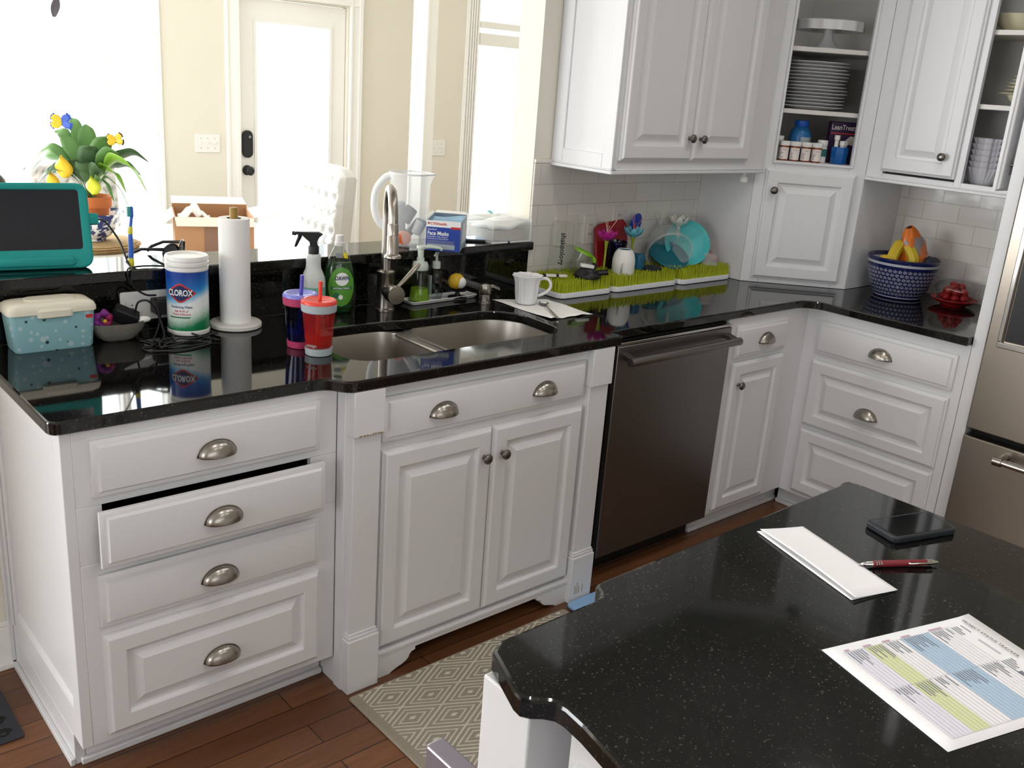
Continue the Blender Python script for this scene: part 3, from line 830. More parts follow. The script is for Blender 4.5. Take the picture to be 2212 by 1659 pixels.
# ---- double outlet on the upstand, behind the bowl
t = thing('outlet_plate', 'white outlet plate on the black granite upstand behind the wipes canister', 'outlet', (.443, .6275, .985))
k = M(Matrix.Translation((.443, .6272, .9835)) @ Matrix.Rotation(PI/2, 4, 'X')); k.rbox(-.073, -.041, 0, .073, .041, .006, r=.006, e=.002)
obj('plate', k, 'white_plastic', t)
for x in (.408, .478):
    k = M(Matrix.Translation((x, .6212, .9835)) @ Matrix.Rotation(PI/2, 4, 'X')); k.rbox(-.024, -.017, 0, .024, .017, .002, r=.006, e=.0008)
    rc = obj('receptacle', k, 'white_plastic', t)
    k = M().box(x-.010, .6184, .9865, x-.004, .6194, .9885).box(x-.010, .6184, .977, x-.002, .6194, .979); obj('slot', k, 'ink_black', rc)
# ---- stone bowl, with flower, chargers and cables
pbr('stone_bowl', '#77746c', .85, vary=.25, vscale=60, bump=.5, bscale=90)
def leafy(a, z): return 1+.05*math.sin(5*a+1)+.02*math.sin(11*a)
t = M(); t.lathe([(.036,0),(.05,.006),(.066,.024),(.076,.044),(.079,.052),(.074,.051),(.062,.030),(.04,.012),(0,.010)], (.338, .560, CT), 36, sy=.66, wob=leafy)
o = obj('stone_bowl', t, 'stone_bowl'); tag(o, 'shallow grey stone bowl full of charger bits beside the wipes tub', 'bowl')
pbr('purple_petal', '#7d2a86', .55, vary=.3, vscale=60); pbr('magenta_petal', '#8d1550', .55, vary=.2)
t = thing('silk_flower', 'purple silk flower lying in the grey stone bowl', 'flower', (.296, .548, .962))
for i, (a, mt) in enumerate(((2.6,'purple_petal'),(3.6,'purple_petal'),(4.5,'purple_petal'),(5.5,'magenta_petal'),(.3,'magenta_petal'),(1.4,'purple_petal'))):
    m = M()
    def fn(u, w, a=a):
        r = .006+.026*w; s = (u-.5)*.032*math.sin(PI*(.15+.8*w)); 
        x = r*math.cos(a)-s*math.sin(a); z = r*math.sin(a)+s*math.cos(a)
        return (.296+x*.9+.3*z*.2, .546-.012*math.sin(PI*w)+abs(u-.5)*.01, .975+z*.9)
    m.grid(fn, 6, 6); obj('petal', m, mt, t, smooth=80, solid=.0008)
pbr('stamen_orange', '#d99b2e', .6)
obj('stamen', M().sphere((.298, .532, .974), .0055, n=10, m=8), 'stamen_orange', t)
t = thing('charger', 'dark grey square charger sitting in the stone bowl', 'charger', (.362, .555, .955))
k = M(T(.362, .562, .975, -.25, .25, .45)); k.rbox(-.032, -.022, -.018, .032, .022, .018, r=.005, e=.003); obj('charger_body', k, 'black_plastic', t)
pbr('cable_black', '#1b1b1c', .45)
m = M(); m.tube(smooth_path([(.388,.56,.985),(.392,.548,1.012),(.412,.54,1.018),(.432,.545,1.0),(.446,.55,.972),(.452,.54,.94),(.44,.50,.919),(.41,.47,.918)], 6), .0028, 8)
obj('charger_cable', m, 'cable_black', t, smooth=60)
m = M().sphere((.402, .542, .966), .02, .012, .009, 14, 8); o = obj('ear_tip', m, 'white_plastic'); tag(o, 'small white rounded plug at the right rim of the stone bowl', 'plug')
t = thing('power_adapter', 'black cube adapter plugged into the outlet on the upstand', 'adapter', (.474, .60, .96))
k = M(Matrix.Translation((.474, .6175, .985)) @ Matrix.Rotation(PI/2, 4, 'X')); k.rbox(-.024, -.021, 0, .024, .021, .045, r=.005, e=.003); obj('adapter_body', k, 'black_plastic', t)
k = M(); k.box(.458, .5716, .972, .49, .573, .998); obj('usb_face', k, 'black_gap', t)
k = M(); k.box(.4805, .5706, .980, .4825, .5716, .990); obj('usb_slot', k, 'ink_grey', t)
m = M(); pth = [(.455,.575,.985),(.45,.555,.95),(.43,.53,.925),(.41,.49,.918),(.44,.455,.9172),(.50,.455,.9172),(.545,.47,.9172),(.575,.49,.919),(.585,.478,.923),(.55,.462,.924),(.50,.452,.922),(.47,.475,.919),(.43,.452,.9172),(.415,.43,.9172),(.46,.405,.9172),(.52,.412,.9172),(.545,.44,.9175),(.53,.47,.921),(.51,.482,.9285),(.525,.47,.922),(.545,.44,.9205),(.565,.425,.9172)]
m.tube(smooth_path(pth, 6), .0024, 8)
o = obj('adapter_cable', m, 'cable_black'); tag(o, 'tangled thin black cable lying on the counter before the canister', 'cable')
m = M(); pth = [(.36,.60,.93),(.38,.53,.919),(.40,.46,.9178),(.36,.44,.9172),(.37,.40,.9172),(.44,.38,.9172),(.50,.39,.9172),(.53,.405,.9195),(.49,.43,.9225),(.44,.42,.921),(.40,.42,.9195),(.42,.47,.9215),(.46,.49,.9205),(.47,.52,.92),(.472,.595,.922),(.4745,.612,.956)]
m.tube(smooth_path(pth, 6), .0026, 8)
o = obj('charging_cable', m, 'cable_black'); tag(o, 'thicker black charging cable coiled on the counter by the stone bowl', 'cable')

# ---- canister of disinfecting wipes
cx, cy = .532, .553; RC = .0575; az = AZ(cx, cy)
t = thing('wipes_canister', 'white canister with blue and green label and red diamond logo', 'canister', (cx, cy, CT))
m = M(); m.lathe([(RC-.004,0),(RC-.001,.002),(RC,.006),(RC,.0135),(RC-.0016,.015),(RC-.0016,.180),(RC,.1815),(RC,.190),(RC-.004,.192),(0,.192)], (cx, cy, CT), 48); obj('canister', m, 'white_plastic', t)
m = M(); m.lathe([(RC-.003,0),(RC+.0005,.002),(RC+.0005,.010),(RC-.002,.012),(RC-.002,.014),(RC+.0005,.016),(RC+.0005,.024),(RC-.002,.028),(RC-.006,.028),(RC-.0075,.0225),(0,.0225)], (cx, cy, CT+.192), 48); obj('lid', m, 'white_plastic', t)
g = NT('wipes_label'); sp = g.n('ShaderNodeSeparateXYZ'); g.l(g.tc.outputs['Object'], sp.inputs[0])
z = sp.outputs[2]; x = sp.outputs[0]
wav = g.math('MULTIPLY', g.math('SINE', g.math('MULTIPLY', x, 22)), .018)
zz = g.math('ADD', z, g.math('MULTIPLY', wav, -1))
nz = g.noise(g.tc.outputs['Object'], 150, 2)
zf = g.math('ADD', zz, g.math('MULTIPLY', g.math('SUBTRACT', nz.outputs['Fac'], .5), .012))
c = g.ramp(g.math('DIVIDE', zf, .2), [(.0, '#0f6b43'), (.17, '#128150'), (.30, '#cfe6da'), (.37, '#f0f4f3'), (.50, '#eef4f7'), (.57, '#7fc0e6'), (.63, '#2f8fd0'), (.70, '#1c6fc0'), (.9, '#153f96')])
g.l(c, g.b.inputs['Base Color']); g.set(Roughness=.3)
m = M(); patch(m, (cx, cy), RC-.0016, -PI, PI, CT+.0155, CT+.1795, .0005, 64, 12); obj('label', m, 'wipes_label', t)
def wrap_shape(name, hfun, w, mat, par, c, R, ang, z, lift, n=24):
    m = M()
    def fn(u, v):
        x = -w+2*w*u; h = hfun(abs(x)/w); a = ang+x/R
        return (c[0]+(R+lift)*math.cos(a), c[1]+(R+lift)*math.sin(a), z-h+2*h*v)
    m.grid(fn, n, 1); return obj(name, m, mat, par)
la = az-.36
dia = lambda H: (lambda q: H*(1-max(0, q-.12)/.88)**.95 if q < .999 else 0)
lz = CT+.122
wrap_shape('logo_border', dia(.0265), .043, 'ink_red', t, (cx, cy), RC-.0016, la, lz, .0009)
wrap_shape('logo_field', dia(.0215), .036, 'ink_navy', t, (cx, cy), RC-.0016, la, lz, .0012)
wrap_text('logo_lettering', 'CLOROX', .0235, 'ink_white', t, (cx, cy), RC-.0016, la-.03, lz, .025, narrow=.72, lift=.0016)
wrap_text('label_lettering', 'Disinfecting Wipes', .0098, 'ink_navy', t, (cx, cy), RC-.0016, la+.02, CT+.083, .015, narrow=.82, lift=.001)
wrap_text('label_lettering', 'Kills 99.9% of\nViruses & Bacteria', .0082, 'ink_red', t, (cx, cy), RC-.0016, la+.02, CT+.067, .012, narrow=.85, lift=.001)
m = M(); patch(m, (cx, cy), RC-.0016, la-.6, la+.45, CT+.052, CT+.0555, .001, 12); obj('label_strip', m, 'ink_green', t)

# ---- paper towel holder
pbr('paper_white', '#f3f2f0', .9, vary=.01, bump=.5, bscale=170); pbr('gold_wood', '#9b7a35', .45, vary=.2, vscale=60); pbr('cardboard_core', '#4b4138', .9)
cx, cy = .672, .552
t = thing('paper_towel_holder', 'white round-based paper towel holder with a gold dowel tip', 'holder', (cx, cy, CT))
m = M(); m.lathe([(.069,0),(.0735,.003),(.0735,.012),(.071,.0155),(0,.0155)], (cx, cy, CT), 48); obj('base', m, 'shelf_paint', t)
m = M(); m.lathe([(.0115,.0155),(.0115,.343),(.0105,.3445),(0,.3445)], (cx, cy, CT), 20); obj('dowel', m, 'gold_wood', t)
t = thing('paper_towel_roll', 'full white quilted paper towel roll standing on its holder', 'paper towels', (cx, cy, CT+.0158))
m = M(); m.lathe([(.021,0),(.0425,0),(.0432,.003),(.0432,.296),(.0425,.299),(.021,.299),(.021,0)], (cx, cy, CT+.0158), 48, c0=False, c1=False); obj('roll', m, 'paper_white', t)
m = M(); m.lathe([(.0205,.001),(.0205,.2985),(.0193,.2985),(.0193,.001)], (cx, cy, CT+.0158), 32, c0=False, c1=False); obj('core', m, 'cardboard_core', t)

# ---- spray bottle
cx, cy = .935, .568; az = AZ(cx, cy)
sheer('milky_plastic', '#dfe4e2', .9, .3); pbr('teal_label', '#7fb6a8', .45, vary=.15, vscale=40); pbr('teal_ink', '#2f6f68', .5)
t = thing('spray_bottle', 'milky spray bottle with black trigger and teal label behind the tumblers', 'spray bottle', (cx, cy, CT))
BR = [(.031,0),(.0355,.004),(.0365,.012),(.0365,.108),(.035,.122),(.029,.138),(.0235,.150),(.022,.165),(.0225,.185),(.021,.193),(.016,.195),(0,.195)]
m = M(); m.lathe(BR, (cx, cy, CT), 36); obj('bottle', m, 'milky_plastic', t)
m = M(); patch(m, (cx, cy), .0365, az-1.45, az+1.45, CT+.012, CT+.095, .0006, 32, 1); lb = obj('label', m, 'teal_label', t)
wrap_text('label_lettering', "MEYER'S", .0135, 'teal_ink', t, (cx, cy), .0372, az+.05, CT+.058, .01, spacing=1.1, lift=.0006)
wrap_text('label_lettering', 'CLEAN DAY', .007, 'teal_ink', t, (cx, cy), .0372, az+.05, CT+.046, .0, spacing=1.15, lift=.0006)
m = M(); patch(m, (cx, cy), .0365, az-.6, az+.75, CT+.071, CT+.076, .001, 16); obj('label_strip', m, 'teal_ink', t)
m = M(); m.lathe([(.0165,.193),(.0165,.217),(.0155,.219),(0,.219)], (cx, cy, CT), 24); obj('collar', m, 'black_plastic', t)
# trigger head: outline in the plane facing the kitchen, given real width
L = Vector((-.86, .5, 0)).normalized(); Pn = Vector((-L.y, L.x, 0))
out = [(-.014,.215),(-.010,.232),(-.0175,.246),(-.028,.255),(-.015,.2605),(.052,.2605),(.058,.258),(.058,.250),(.054,.248),(.050,.252),(.034,.250),(.026,.243),(.012,.230),(.010,.215)]
m = M(); ww = .0095
m.loft([[(cx+L.x*a+Pn.x*s, cy+L.y*a+Pn.y*s, CT+z) for a, z in out] for s in (-ww, ww)])
tr = obj('trigger_head', m, 'black_plastic', t, bevel=.0015)
m = M(); m.tube([(cx+L.x*a, cy+L.y*a, CT+z) for a, z in ((.040,.250),(.043,.240),(.048,.229),(.051,.221),(.0545,.213))], [.006,.0055,.005,.0045,.003], 8, flat=1.2); obj('trigger', m, 'black_plastic', tr, smooth=60)
m = M(along((cx+L.x*.056, cy+L.y*.056, CT+.2545), L)); m.lathe([(.006,0),(.006,.007),(.0045,.008),(0,.008)], n=14); obj('nozzle', m, 'black_plastic', tr)

# ---- dish soap bottle
cx, cy = 1.028, .572
tinted('clear_plastic', '#f2f6f5', .03); sheer('green_liquid', '#1f5a22', .45, .15); pbr('soap_label', '#5a9a36', .4, vary=.25, vscale=30); pbr('soap_label_dark', '#35704f', .4); pbr('sticker_yellow', '#e6d534', .5)
t = thing('dish_soap_bottle', 'tall clear bottle of green dish soap with a green label behind the sink', 'soap bottle', (cx, cy, CT))
SP = [(.033,0),(.0395,.003),(.0425,.012),(.047,.04),(.0505,.075),(.0505,.105),(.047,.135),(.0395,.160),(.029,.185),(.0195,.203),(.0148,.212)]
def RS(z):
    for (r0, a), (r1, b) in zip(SP, SP[1:]):
        if a <= z <= b: return r0+(r1-r0)*(z-a)/(b-a)
    return SP[-1][0]
dep = .62; rz = -.36; MX = T(cx, cy, CT, rz)
m = M(MX); m.lathe(SP+[(.0135,.218),(0,.218)], n=40, sy=dep); obj('bottle', m, 'clear_plastic', t, smooth=60)
m = M(MX); m.lathe([(r*.955, z+.002) for r, z in SP[:8]]+[(.030,.162),(0,.163)], n=36, sy=dep); obj('liquid', m, 'green_liquid', t, smooth=50)
m = M(MX); m.lathe([(.0155,.214),(.0155,.224),(.0135,.226),(.0125,.240),(.0115,.246),(0,.246)], n=24); obj('cap', m, 'white_plastic', t)
def on_bottle(x, z, lift): 
    hw = RS(z); return MX @ Vector((x, -dep*math.sqrt(max(0, hw*hw-x*x))-lift, z))
def bottle_disc(name, xc, zc, rx, rzz, mat, lift):
    m = M()
    def fn(u, v):
        zz = zc-rzz+2*rzz*v; h = rx*math.sqrt(max(0, 1-((zz-zc)/rzz)**2)); return on_bottle(xc-h+2*h*u, zz, lift)
    m.grid(fn, 16, 20); return obj(name, m, mat, t)
bottle_disc('label', .003, .088, .0405, .063, 'soap_label', .0006)
bottle_disc('label_roundel', .004, .113, .021, .021, 'ink_white', .001)
vs, fs = text_mesh('DAWN', .0175, .03); m = M(); m.add([on_bottle(.005+x*.82, .1155+y, .0015) for x, y in vs], fs); obj('label_lettering', m, 'ink_navy', t, smooth=0)
m = M(); m.grid(lambda u, v: on_bottle(-.031+.067*u, .080+.009*v, .0011), 14, 1); obj('label_strip', m, 'soap_label_dark', t)
vs, fs = text_mesh('ANTIBACTERIAL', .0072, .01); m = M(); m.add([on_bottle(.003+x, .0842+y, .0015) for x, y in vs], fs); obj('label_lettering', m, 'ink_white', t, smooth=0)
m = M(); m.grid(lambda u, v: on_bottle(.010+.014*u, .178+.016*v-.003*u, .0008), 5, 5); obj('sticker', m, 'sticker_yellow', t)
m = M(); m.grid(lambda u, v: on_bottle(-.014+.022*u, .178+.014*v, .0006), 5, 5); obj('neck_label', m, 'ink_grey', t)
bottle_disc('label_fruit', -.014, .062, .009, .010, 'soap_label_dark', .0011)
bottle_disc('label_fruit', .000, .056, .007, .008, 'ink_white', .0012)

# ---- two straw tumblers
sheer('red_clear', '#a81c17', .34, .1); sheer('red_liquid', '#d81d0e', .5, .1); tinted('violet_clear', '#7a80c8', .03); sheer('violet_liquid', '#4b50b8', .3, .1)
pbr('band_grey', '#a9b3b8', .45); pbr('band_pink', '#b23a63', .45); pbr('lid_red', '#e2483a', .3); pbr('lid_violet', '#7b7fd0', .28); pbr('straw_violet', '#5550b4', .35); pbr('straw_red', '#e0402f', .35)
def tumbler(cx, cy, label, body, band, lid, straw, liq, word=False):
    t = thing('straw_tumbler', label, 'tumbler', (cx, cy, CT), group='straw tumblers beside the sink')
    B0, B1 = .0345, .0445
    r = lambda z: B0+(B1-B0)*z/.125
    m = M(); m.lathe([(B0-.002,0),(B0+.001,.002),(r(.02)+.001,.02),(r(.02)-.0015,.0205),(0,.0205)], (cx, cy, CT), 36); obj('base_band', m, band, t)
    m = M(); m.lathe([(r(.0207)-.0004,.0207),(r(.122),.122),(r(.122)-.0018,.122),(r(.0207)-.003,.024),(0,.0235)], (cx, cy, CT), 40, c0=False); obj('cup', m, body, t, smooth=60)
    m = M(); m.lathe([(r(.025)-.0035,.0245),(r(.058)-.0025,.058),(0,.058)], (cx, cy, CT), 32); obj('drink', m, liq, t, smooth=50)
    m = M(); m.lathe([(r(.12)+.0005,.119),(r(.12)+.0025,.121),(B1+.0035,.141),(B1+.0015,.1425),(0,.1425)], (cx, cy, CT), 40); obj('top_band', m, band, t)
    m = M(); m.lathe([(B1+.0035,.1413),(B1+.0035,.1455),(B1,.1505),(B1-.006,.1515),(B1-.011,.149),(.016,.1455),(0,.1455)], (cx, cy, CT), 40); obj('lid', m, lid, t)
    m = M(); d = Vector((-.72, -.69, 0))*.0; m.tube([(cx-.004, cy, CT+.03), (cx+.002, cy, CT+.148), (cx+.0045, cy, CT+.199)], .0052, 12); obj('straw', m, straw, t, smooth=60)
    if word: wrap_text('lettering', 'contigo', .0105, 'band_grey', t, (cx, cy), r(.031)+.0003, AZ(cx, cy)-.55, CT+.031, .01, lift=.0006)
    return t
tumbler(.735, .285, 'purple-lidded tumbler with pink bands and a purple straw', 'violet_clear', 'band_pink', 'lid_violet', 'straw_violet', 'violet_liquid')
tumbler(.742, .198, 'red see-through tumbler with grey bands and a red straw', 'red_clear', 'band_grey', 'lid_red', 'straw_red', 'red_liquid', True)

# ---- faucet
cx, cy = 1.188, .551
t = thing('kitchen_faucet', 'brushed nickel pull-down faucet with side lever at the sink', 'faucet', (cx, cy, CT))
m = M(); m.lathe([(.0325,0),(.0325,.004),(.0285,.007),(.0275,.03),(.0275,.116),(.0295,.119),(.0295,.126),(.0190,.131),(0,.131)], (cx, cy, CT), 32); obj('body', m, 'nickel', t, smooth=40)
d = Vector((-.45, -.893, 0)).normalized(); rr = .072
pts = [(cx, cy, CT+.13), (cx, cy, CT+.20), (cx, cy, CT+.30)]
for a in range(10, 181, 10):
    A_ = math.radians(180-a); pts.append((cx+d.x*rr*(1+math.cos(A_)), cy+d.y*rr*(1+math.cos(A_)), CT+.30+.095*math.sin(A_)))
e = Vector(pts[-1])
m = M(); m.tube(pts, [.0148]*len(pts), 18); obj('spout', m, 'nickel', t, smooth=60)
m = M(); e2 = e+d*.012+Vector((0, 0, -.105)); ax = e2-e
m.tube([e+ax*q for q in (0, .03, .3, .36, .37, .8, .87, .90, .94, .985, 1)], [.0150,.0165,.017,.017,.0178,.0185,.0200,.0250,.0265,.0262,.0240], 20); sh = obj('spray_head', m, 'nickel', t, smooth=40)
m = M(); m.tube([e2, e2+ax*.04], [.016, .015], 16); obj('spray_face', m, 'black_plastic', sh)
ld = Vector((-.20, -.98, .02)).normalized()
m = M(along((cx, cy, .978), ld)); m.lathe([(.019,0),(.0225,.03),(.024,.048),(.0225,.0495),(.0225,.052),(.0285,.054),(.030,.090),(.0285,.096),(0,.097)], n=28); lv = obj('lever_hub', m, 'nickel', t, smooth=40)
hub = Vector((cx, cy, .978))+ld*.07
m = M(); m.tube([hub+Vector((.010, 0, .018)), hub+Vector((.034, .003, .034)), hub+Vector((.066, .006, .058)), hub+Vector((.096, .008, .084)), hub+Vector((.103, .008, .089))], [.0065,.0085,.0100,.0090,.005], 12, flat=.8); obj('lever', m, 'nickel', lv, smooth=60)

# ---- soap tray with its bottles and brush
t = M(T(1.435, .582, CT, .055)); t.loft([[(x, y, z) for x, y in rrect(-.145+i, -.037+i, .145-i, .037-i, .010, 4)] for z, i in ((0, .012), (.002, .006), (.012, 0), (.0135, .001), (.0115, .004), (.005, .011), (.0048, .016))])
o = obj('soap_tray', t, 'white_plastic'); tag(o, 'long white ceramic tray on the counter behind the sink', 'tray')
tinted('soap_clear', '#e6f0dc', .02); sheer('soap_green', '#9fc42c', .7, .15); sheer('pump_plastic', '#e3ece2', .85, .3)
cx, cy = 1.345, .58; z0 = CT+.0052
t = thing('foam_soap_bottle', 'cone-shaped bottle of green hand soap with a milky pump on the tray', 'soap bottle', (cx, cy, z0))
BP = [(.030,0),(.0355,.003),(.036,.010),(.0335,.03),(.029,.07),(.025,.105),(.0225,.112)]
m = M(); m.lathe(BP+[(0,.112)], (cx, cy, z0), 32); obj('bottle', m, 'soap_clear', t, smooth=50)
m = M(); m.lathe([(r*.93, z+.003) for r, z in BP[:4]]+[(.0295,.045),(0,.046)], (cx, cy, z0), 28); obj('liquid', m, 'soap_green', t)
m = M(); m.lathe([(.026,.108),(.027,.110),(.027,.126),(.024,.134),(.013,.137),(.013,.148),(0,.148)], (cx, cy, z0), 28); obj('collar', m, 'pump_plastic', t)
m = M(); m.lathe([(.010,.146),(.010,.178),(.0145,.180),(.015,.186),(.013,.189),(0,.189)], (cx, cy, z0), 22); m.tube([(cx, cy, z0+.184), (cx+.03, cy-.016, z0+.186), (cx+.055, cy-.03, z0+.183), (cx+.062, cy-.034, z0+.176)], [.007,.0062,.0055,.005], 12); obj('pump', m, 'pump_plastic', t, smooth=50)
tinted('sanitiser', '#eceef0', .04)
cx, cy = 1.425, .597
t = thing('clear_pump_bottle', 'small clear pump bottle behind the green hand soap', 'pump bottle', (cx, cy, z0))
m = M(); m.lathe([(.022,0),(.0255,.003),(.026,.012),(.026,.082),(.023,.098),(.013,.106),(0,.106)], (cx, cy, z0), 30); obj('bottle', m, 'sanitiser', t, smooth=50)
m = M(); m.lathe([(.0235,.003),(.0235,.035),(0,.036)], (cx, cy, z0), 26); obj('liquid', m, 'clear_plastic', t)
m = M(); m.lathe([(.0145,.104),(.0145,.126),(.012,.128),(.0045,.131),(.0045,.150),(.007,.152),(.007,.160),(0,.161)], (cx, cy, z0), 22); m.tube([(cx, cy, z0+.156), (cx-.012, cy-.012, z0+.157), (cx-.026, cy-.022, z0+.152)], [.0045,.004,.003], 10); obj('pump', m, 'pump_plastic', t, smooth=50)
m = M(); patch(m, (cx, cy), .026, AZ(cx,cy)-1.5, AZ(cx,cy)-.5, z0+.016, z0+.082, .0006, 12); obj('label', m, 'band_grey', t)
pbr('brush_yellow', '#d2a92c', .5, vary=.2, vscale=60, bump=.4); sheer('smoky_plastic', '#6c6c6e', .55, .2)
t = thing('dish_brush', 'yellow-headed dish brush with a smoky handle lying over the tray end', 'brush', (1.50, .575, z0+.02))
m = M(); m.sphere((1.492, .568, .978), .031, .026, .028, 20, 12); obj('brush_head', m, 'brush_yellow', t, smooth=60)
m = M(); m.sphere((1.500, .552, .975), .021, .014, .020, 14, 10); obj('brush_cap', m, 'white_plastic', t, smooth=60)
m = M(); m.tube([(1.512, .562, .980), (1.54, .556, .969), (1.575, .548, .957), (1.625, .54, .940)], [.012,.011,.012,.009], 12); obj('handle', m, 'smoky_plastic', t, smooth=60)
m = M(); m.lathe([(.034,0),(.033,.004),(.012,.009),(.007,.018),(.007,.022),(.03,.026),(.032,.029),(0,.030)], (1.50, .568, z0), 24); o = obj('brush_stand', m, 'black_plastic'); tag(o, 'low black stand under the yellow dish brush on the tray', 'stand')
cx, cy = 1.557, .488
t = thing('soap_dispenser', 'brushed nickel built-in soap dispenser right of the tray', 'soap dispenser', (cx, cy, CT))
m = M(); m.lathe([(.022,0),(.022,.003),(.0185,.006),(.0178,.03),(.0195,.032),(0,.032)], (cx, cy, CT), 26); obj('base', m, 'nickel', t)
m = M(); m.lathe([(.0195,.033),(.0205,.035),(.0205,.058),(.0185,.063),(.006,.067),(0,.067)], (cx, cy, CT), 26); m.tube([(cx+.008, cy, CT+.055), (cx+.03, cy-.004, CT+.056), (cx+.052, cy-.01, CT+.048), (cx+.055, cy-.011, CT+.042)], [.009,.008,.0065,.005], 12, flat=.8); obj('pump_head', m, 'nickel', t, smooth=50)

# ---- napkin, ruffled mug and spoon
c00, c10, c11, c01 = Vector((1.605, .505, 0)), Vector((1.605, .200, 0)), Vector((1.79, .192, 0)), Vector((1.80, .43, 0))
m = M()
def fn(u, v):
    p = (c00*(1-u)+c10*u)*(1-v)+(c01*(1-u)+c11*u)*v
    h = .0012+.0022*(math.sin(9*u+4*v)*math.sin(7*v+1)+1)*.5+(.004*max(0, math.sin(3*PI*v+1))*(u > .8)*(u-.8)*5)
    return (p.x+.003*math.sin(14*v)*(u > .97), p.y+.003*math.sin(17*v)*(u > .97), CT+h)
m.grid(fn, 26, 20); o = obj('paper_napkin', m, 'paper_white', None, smooth=60, solid=.0006); tag(o, 'creased white paper napkin under the ruffled mug', 'napkin')
pbr('white_china', '#e4e4e6', .25, vary=.04); pbr('coffee_stain', '#b9ab93', .5, vary=.3, vscale=50)
cx, cy = 1.676, .405; zb = CT+.0052
t = thing('ruffled_mug', 'white ruffled china mug standing on the napkin', 'mug', (cx, cy, zb))
def ruff(a, z): return 1+.030*math.sin(10*a)*min(1, max(0, z/.04))+.018*math.sin(20*a)+.05*math.sin(10*a)*max(0, (z-.085)/.015)
m = M(); m.lathe([(.031,0),(.036,.003),(.038,.015),(.0405,.04),(.0425,.07),(.0465,.088),(.052,.099),(.0495,.0998),(.044,.089),(.040,.07),(.037,.04),(.030,.008),(0,.006)], (cx, cy, zb), 72, wob=ruff); obj('cup', m, 'white_china', t, smooth=60)
m = M(); m.lathe([(.0372,.0),(.0,.0005)], (cx, cy, zb+.074), 40, c0=False, wob=lambda a, z: 1+.03*math.sin(9*a)); obj('coffee', m, 'coffee_stain', t)
hd = Vector((.80, -.60, 0)).normalized(); H = lambda a, z: Vector((cx, cy, zb))+hd*a+Vector((0, 0, z))
m = M(); m.tube(smooth_path([H(.040,.085), H(.055,.09), H(.070,.088), H(.080,.076), H(.081,.060), H(.072,.046), H(.058,.036), H(.039,.028)], 5), [.0055]*36, 10); obj('handle', m, 'white_china', t, smooth=60)
m = M(); a, b = Vector((1.722, .365, CT+.0075)), Vector((1.627, .192, CT+.007)); d = (b-a).normalized(); s = Vector((-d.y, d.x, 0))
def fn(u, v):
    w = v*2-1; L_ = .052*u; hw = .017*math.sqrt(max(0, 1-(2*u-1)**2)); return a-d*.0+d*(L_-.02)+s*(hw*w)+Vector((0, 0, .004-.004*(1-w*w)*(1-(2*u-1)**2)))
m.grid(fn, 12, 8); m.tube([a+d*.031+Vector((0,0,.003)), a+d*.07+Vector((0,0,.002)), b], [.0025,.0028,.005], 8, flat=.4)
t = obj('teaspoon', m, 'steel_bright', None, smooth=60, solid=.0008); tag(t, 'steel teaspoon with a white blob lying on the napkin by the mug', 'spoon')
m = M().sphere((a.x+d.x*.006, a.y+d.y*.006, a.z+.0055), .012, .012, .006, 14, 8, wob=lambda p, q: 1+.15*math.sin(3*p)); obj('yogurt_blob', m, 'white_china', t, smooth=60)
# ================================================================ things on the bar ledge and in the dining room
ZL = 1.0882
# ---- children's tablet in a teal foam case
pbr('teal_foam', '#1f9b96', .75, vary=.05, bump=.25, bscale=300); pbr('screen_dark', '#1b1d26', .12, vary=.02); pbr('cream_edge', '#d8cfa8', .7)
bx, by = .1905, .697; rz = math.atan2(-.036, .22); tilt = math.radians(14)
MX = T(bx, by, ZL, rz) @ Matrix.Rotation(-tilt, 4, 'X')     # local x along, z up the leaning face, -y front
t = thing('tablet', 'tablet in a chunky teal foam case propped up on the bar ledge', 'tablet', (bx, by, ZL), rz)
def slab_xz(m, x0, x1, z0, z1, y0, y1, r, e=.004):
    rings = []
    for y, i in ((y0, e), (y0+e, 0), (y1-e, 0), (y1, e)): rings.append([(x, y, z) for x, z in rrect(x0+i, z0+i, x1-i, z1-i, max(.001, r-i), 5)])
    m.loft(rings); return m
m = M(MX)
# frame as four chunky bars round the screen
X0, X1, Z0, Z1 = -.135, .135, 0, .225
def ring_frame(m, o, i, y0, y1, n=5, e=.005):
    ro = lambda k: [(x, z) for x, z in rrect(o[0]+k, o[1]+k, o[2]-k, o[3]-k, .028-k, n)]
    ri = lambda k: [(x, z) for x, z in rrect(i[0]-k, i[1]-k, i[2]+k, i[3]+k, .008, n)]
    seq = [(ro(e), y0), (ro(e*.3), y0+e*.3), (ro(0), y0+e), (ro(0), y1-e), (ro(e), y1), (ri(0), y1), (ri(0), y0+.003), (ri(e*.6), y0), (ro(e), y0)]
    m.loft([[(x, y, z) for x, z in p] for p, y in seq], False, False)
ring_frame(m, (X0, Z0, X1, Z1), (-.115, .050, .112, .207), -.016, .014)
cs = obj('foam_case', m, 'teal_foam', t, smooth=50)
obj('screen', M(MX).box(-.116, -.0115, .049, .113, .006, .208), 'screen_dark', t)
m = slab_xz(M(MX), -.105, .090, .006, .032, -.024, -.012, .011, .004); obj('carry_bar', m, 'teal_foam', cs, smooth=50)
m = slab_xz(M(MX), .128, .157, .115, .145, -.012, .010, .005, .003); obj('charging_plug', m, 'teal_foam', t, smooth=50)
pe = MX @ Vector((.155, 0, .130))
m = M(); m.tube(smooth_path([pe, pe+Vector((.02, -.006, -.008)), pe+Vector((.05, -.02, -.06)), (.402, .640, 1.105), (.400, .607, 1.0925), (.397, .5955, 1.085), (.396, .594, 1.05), (.43, .5985, 1.02), (.465, .612, 1.012)], 7), .0027, 8)
o = obj('tablet_cable', m, 'cable_black'); tag(o, 'thin black cable running from the teal tablet over the ledge edge', 'cable')
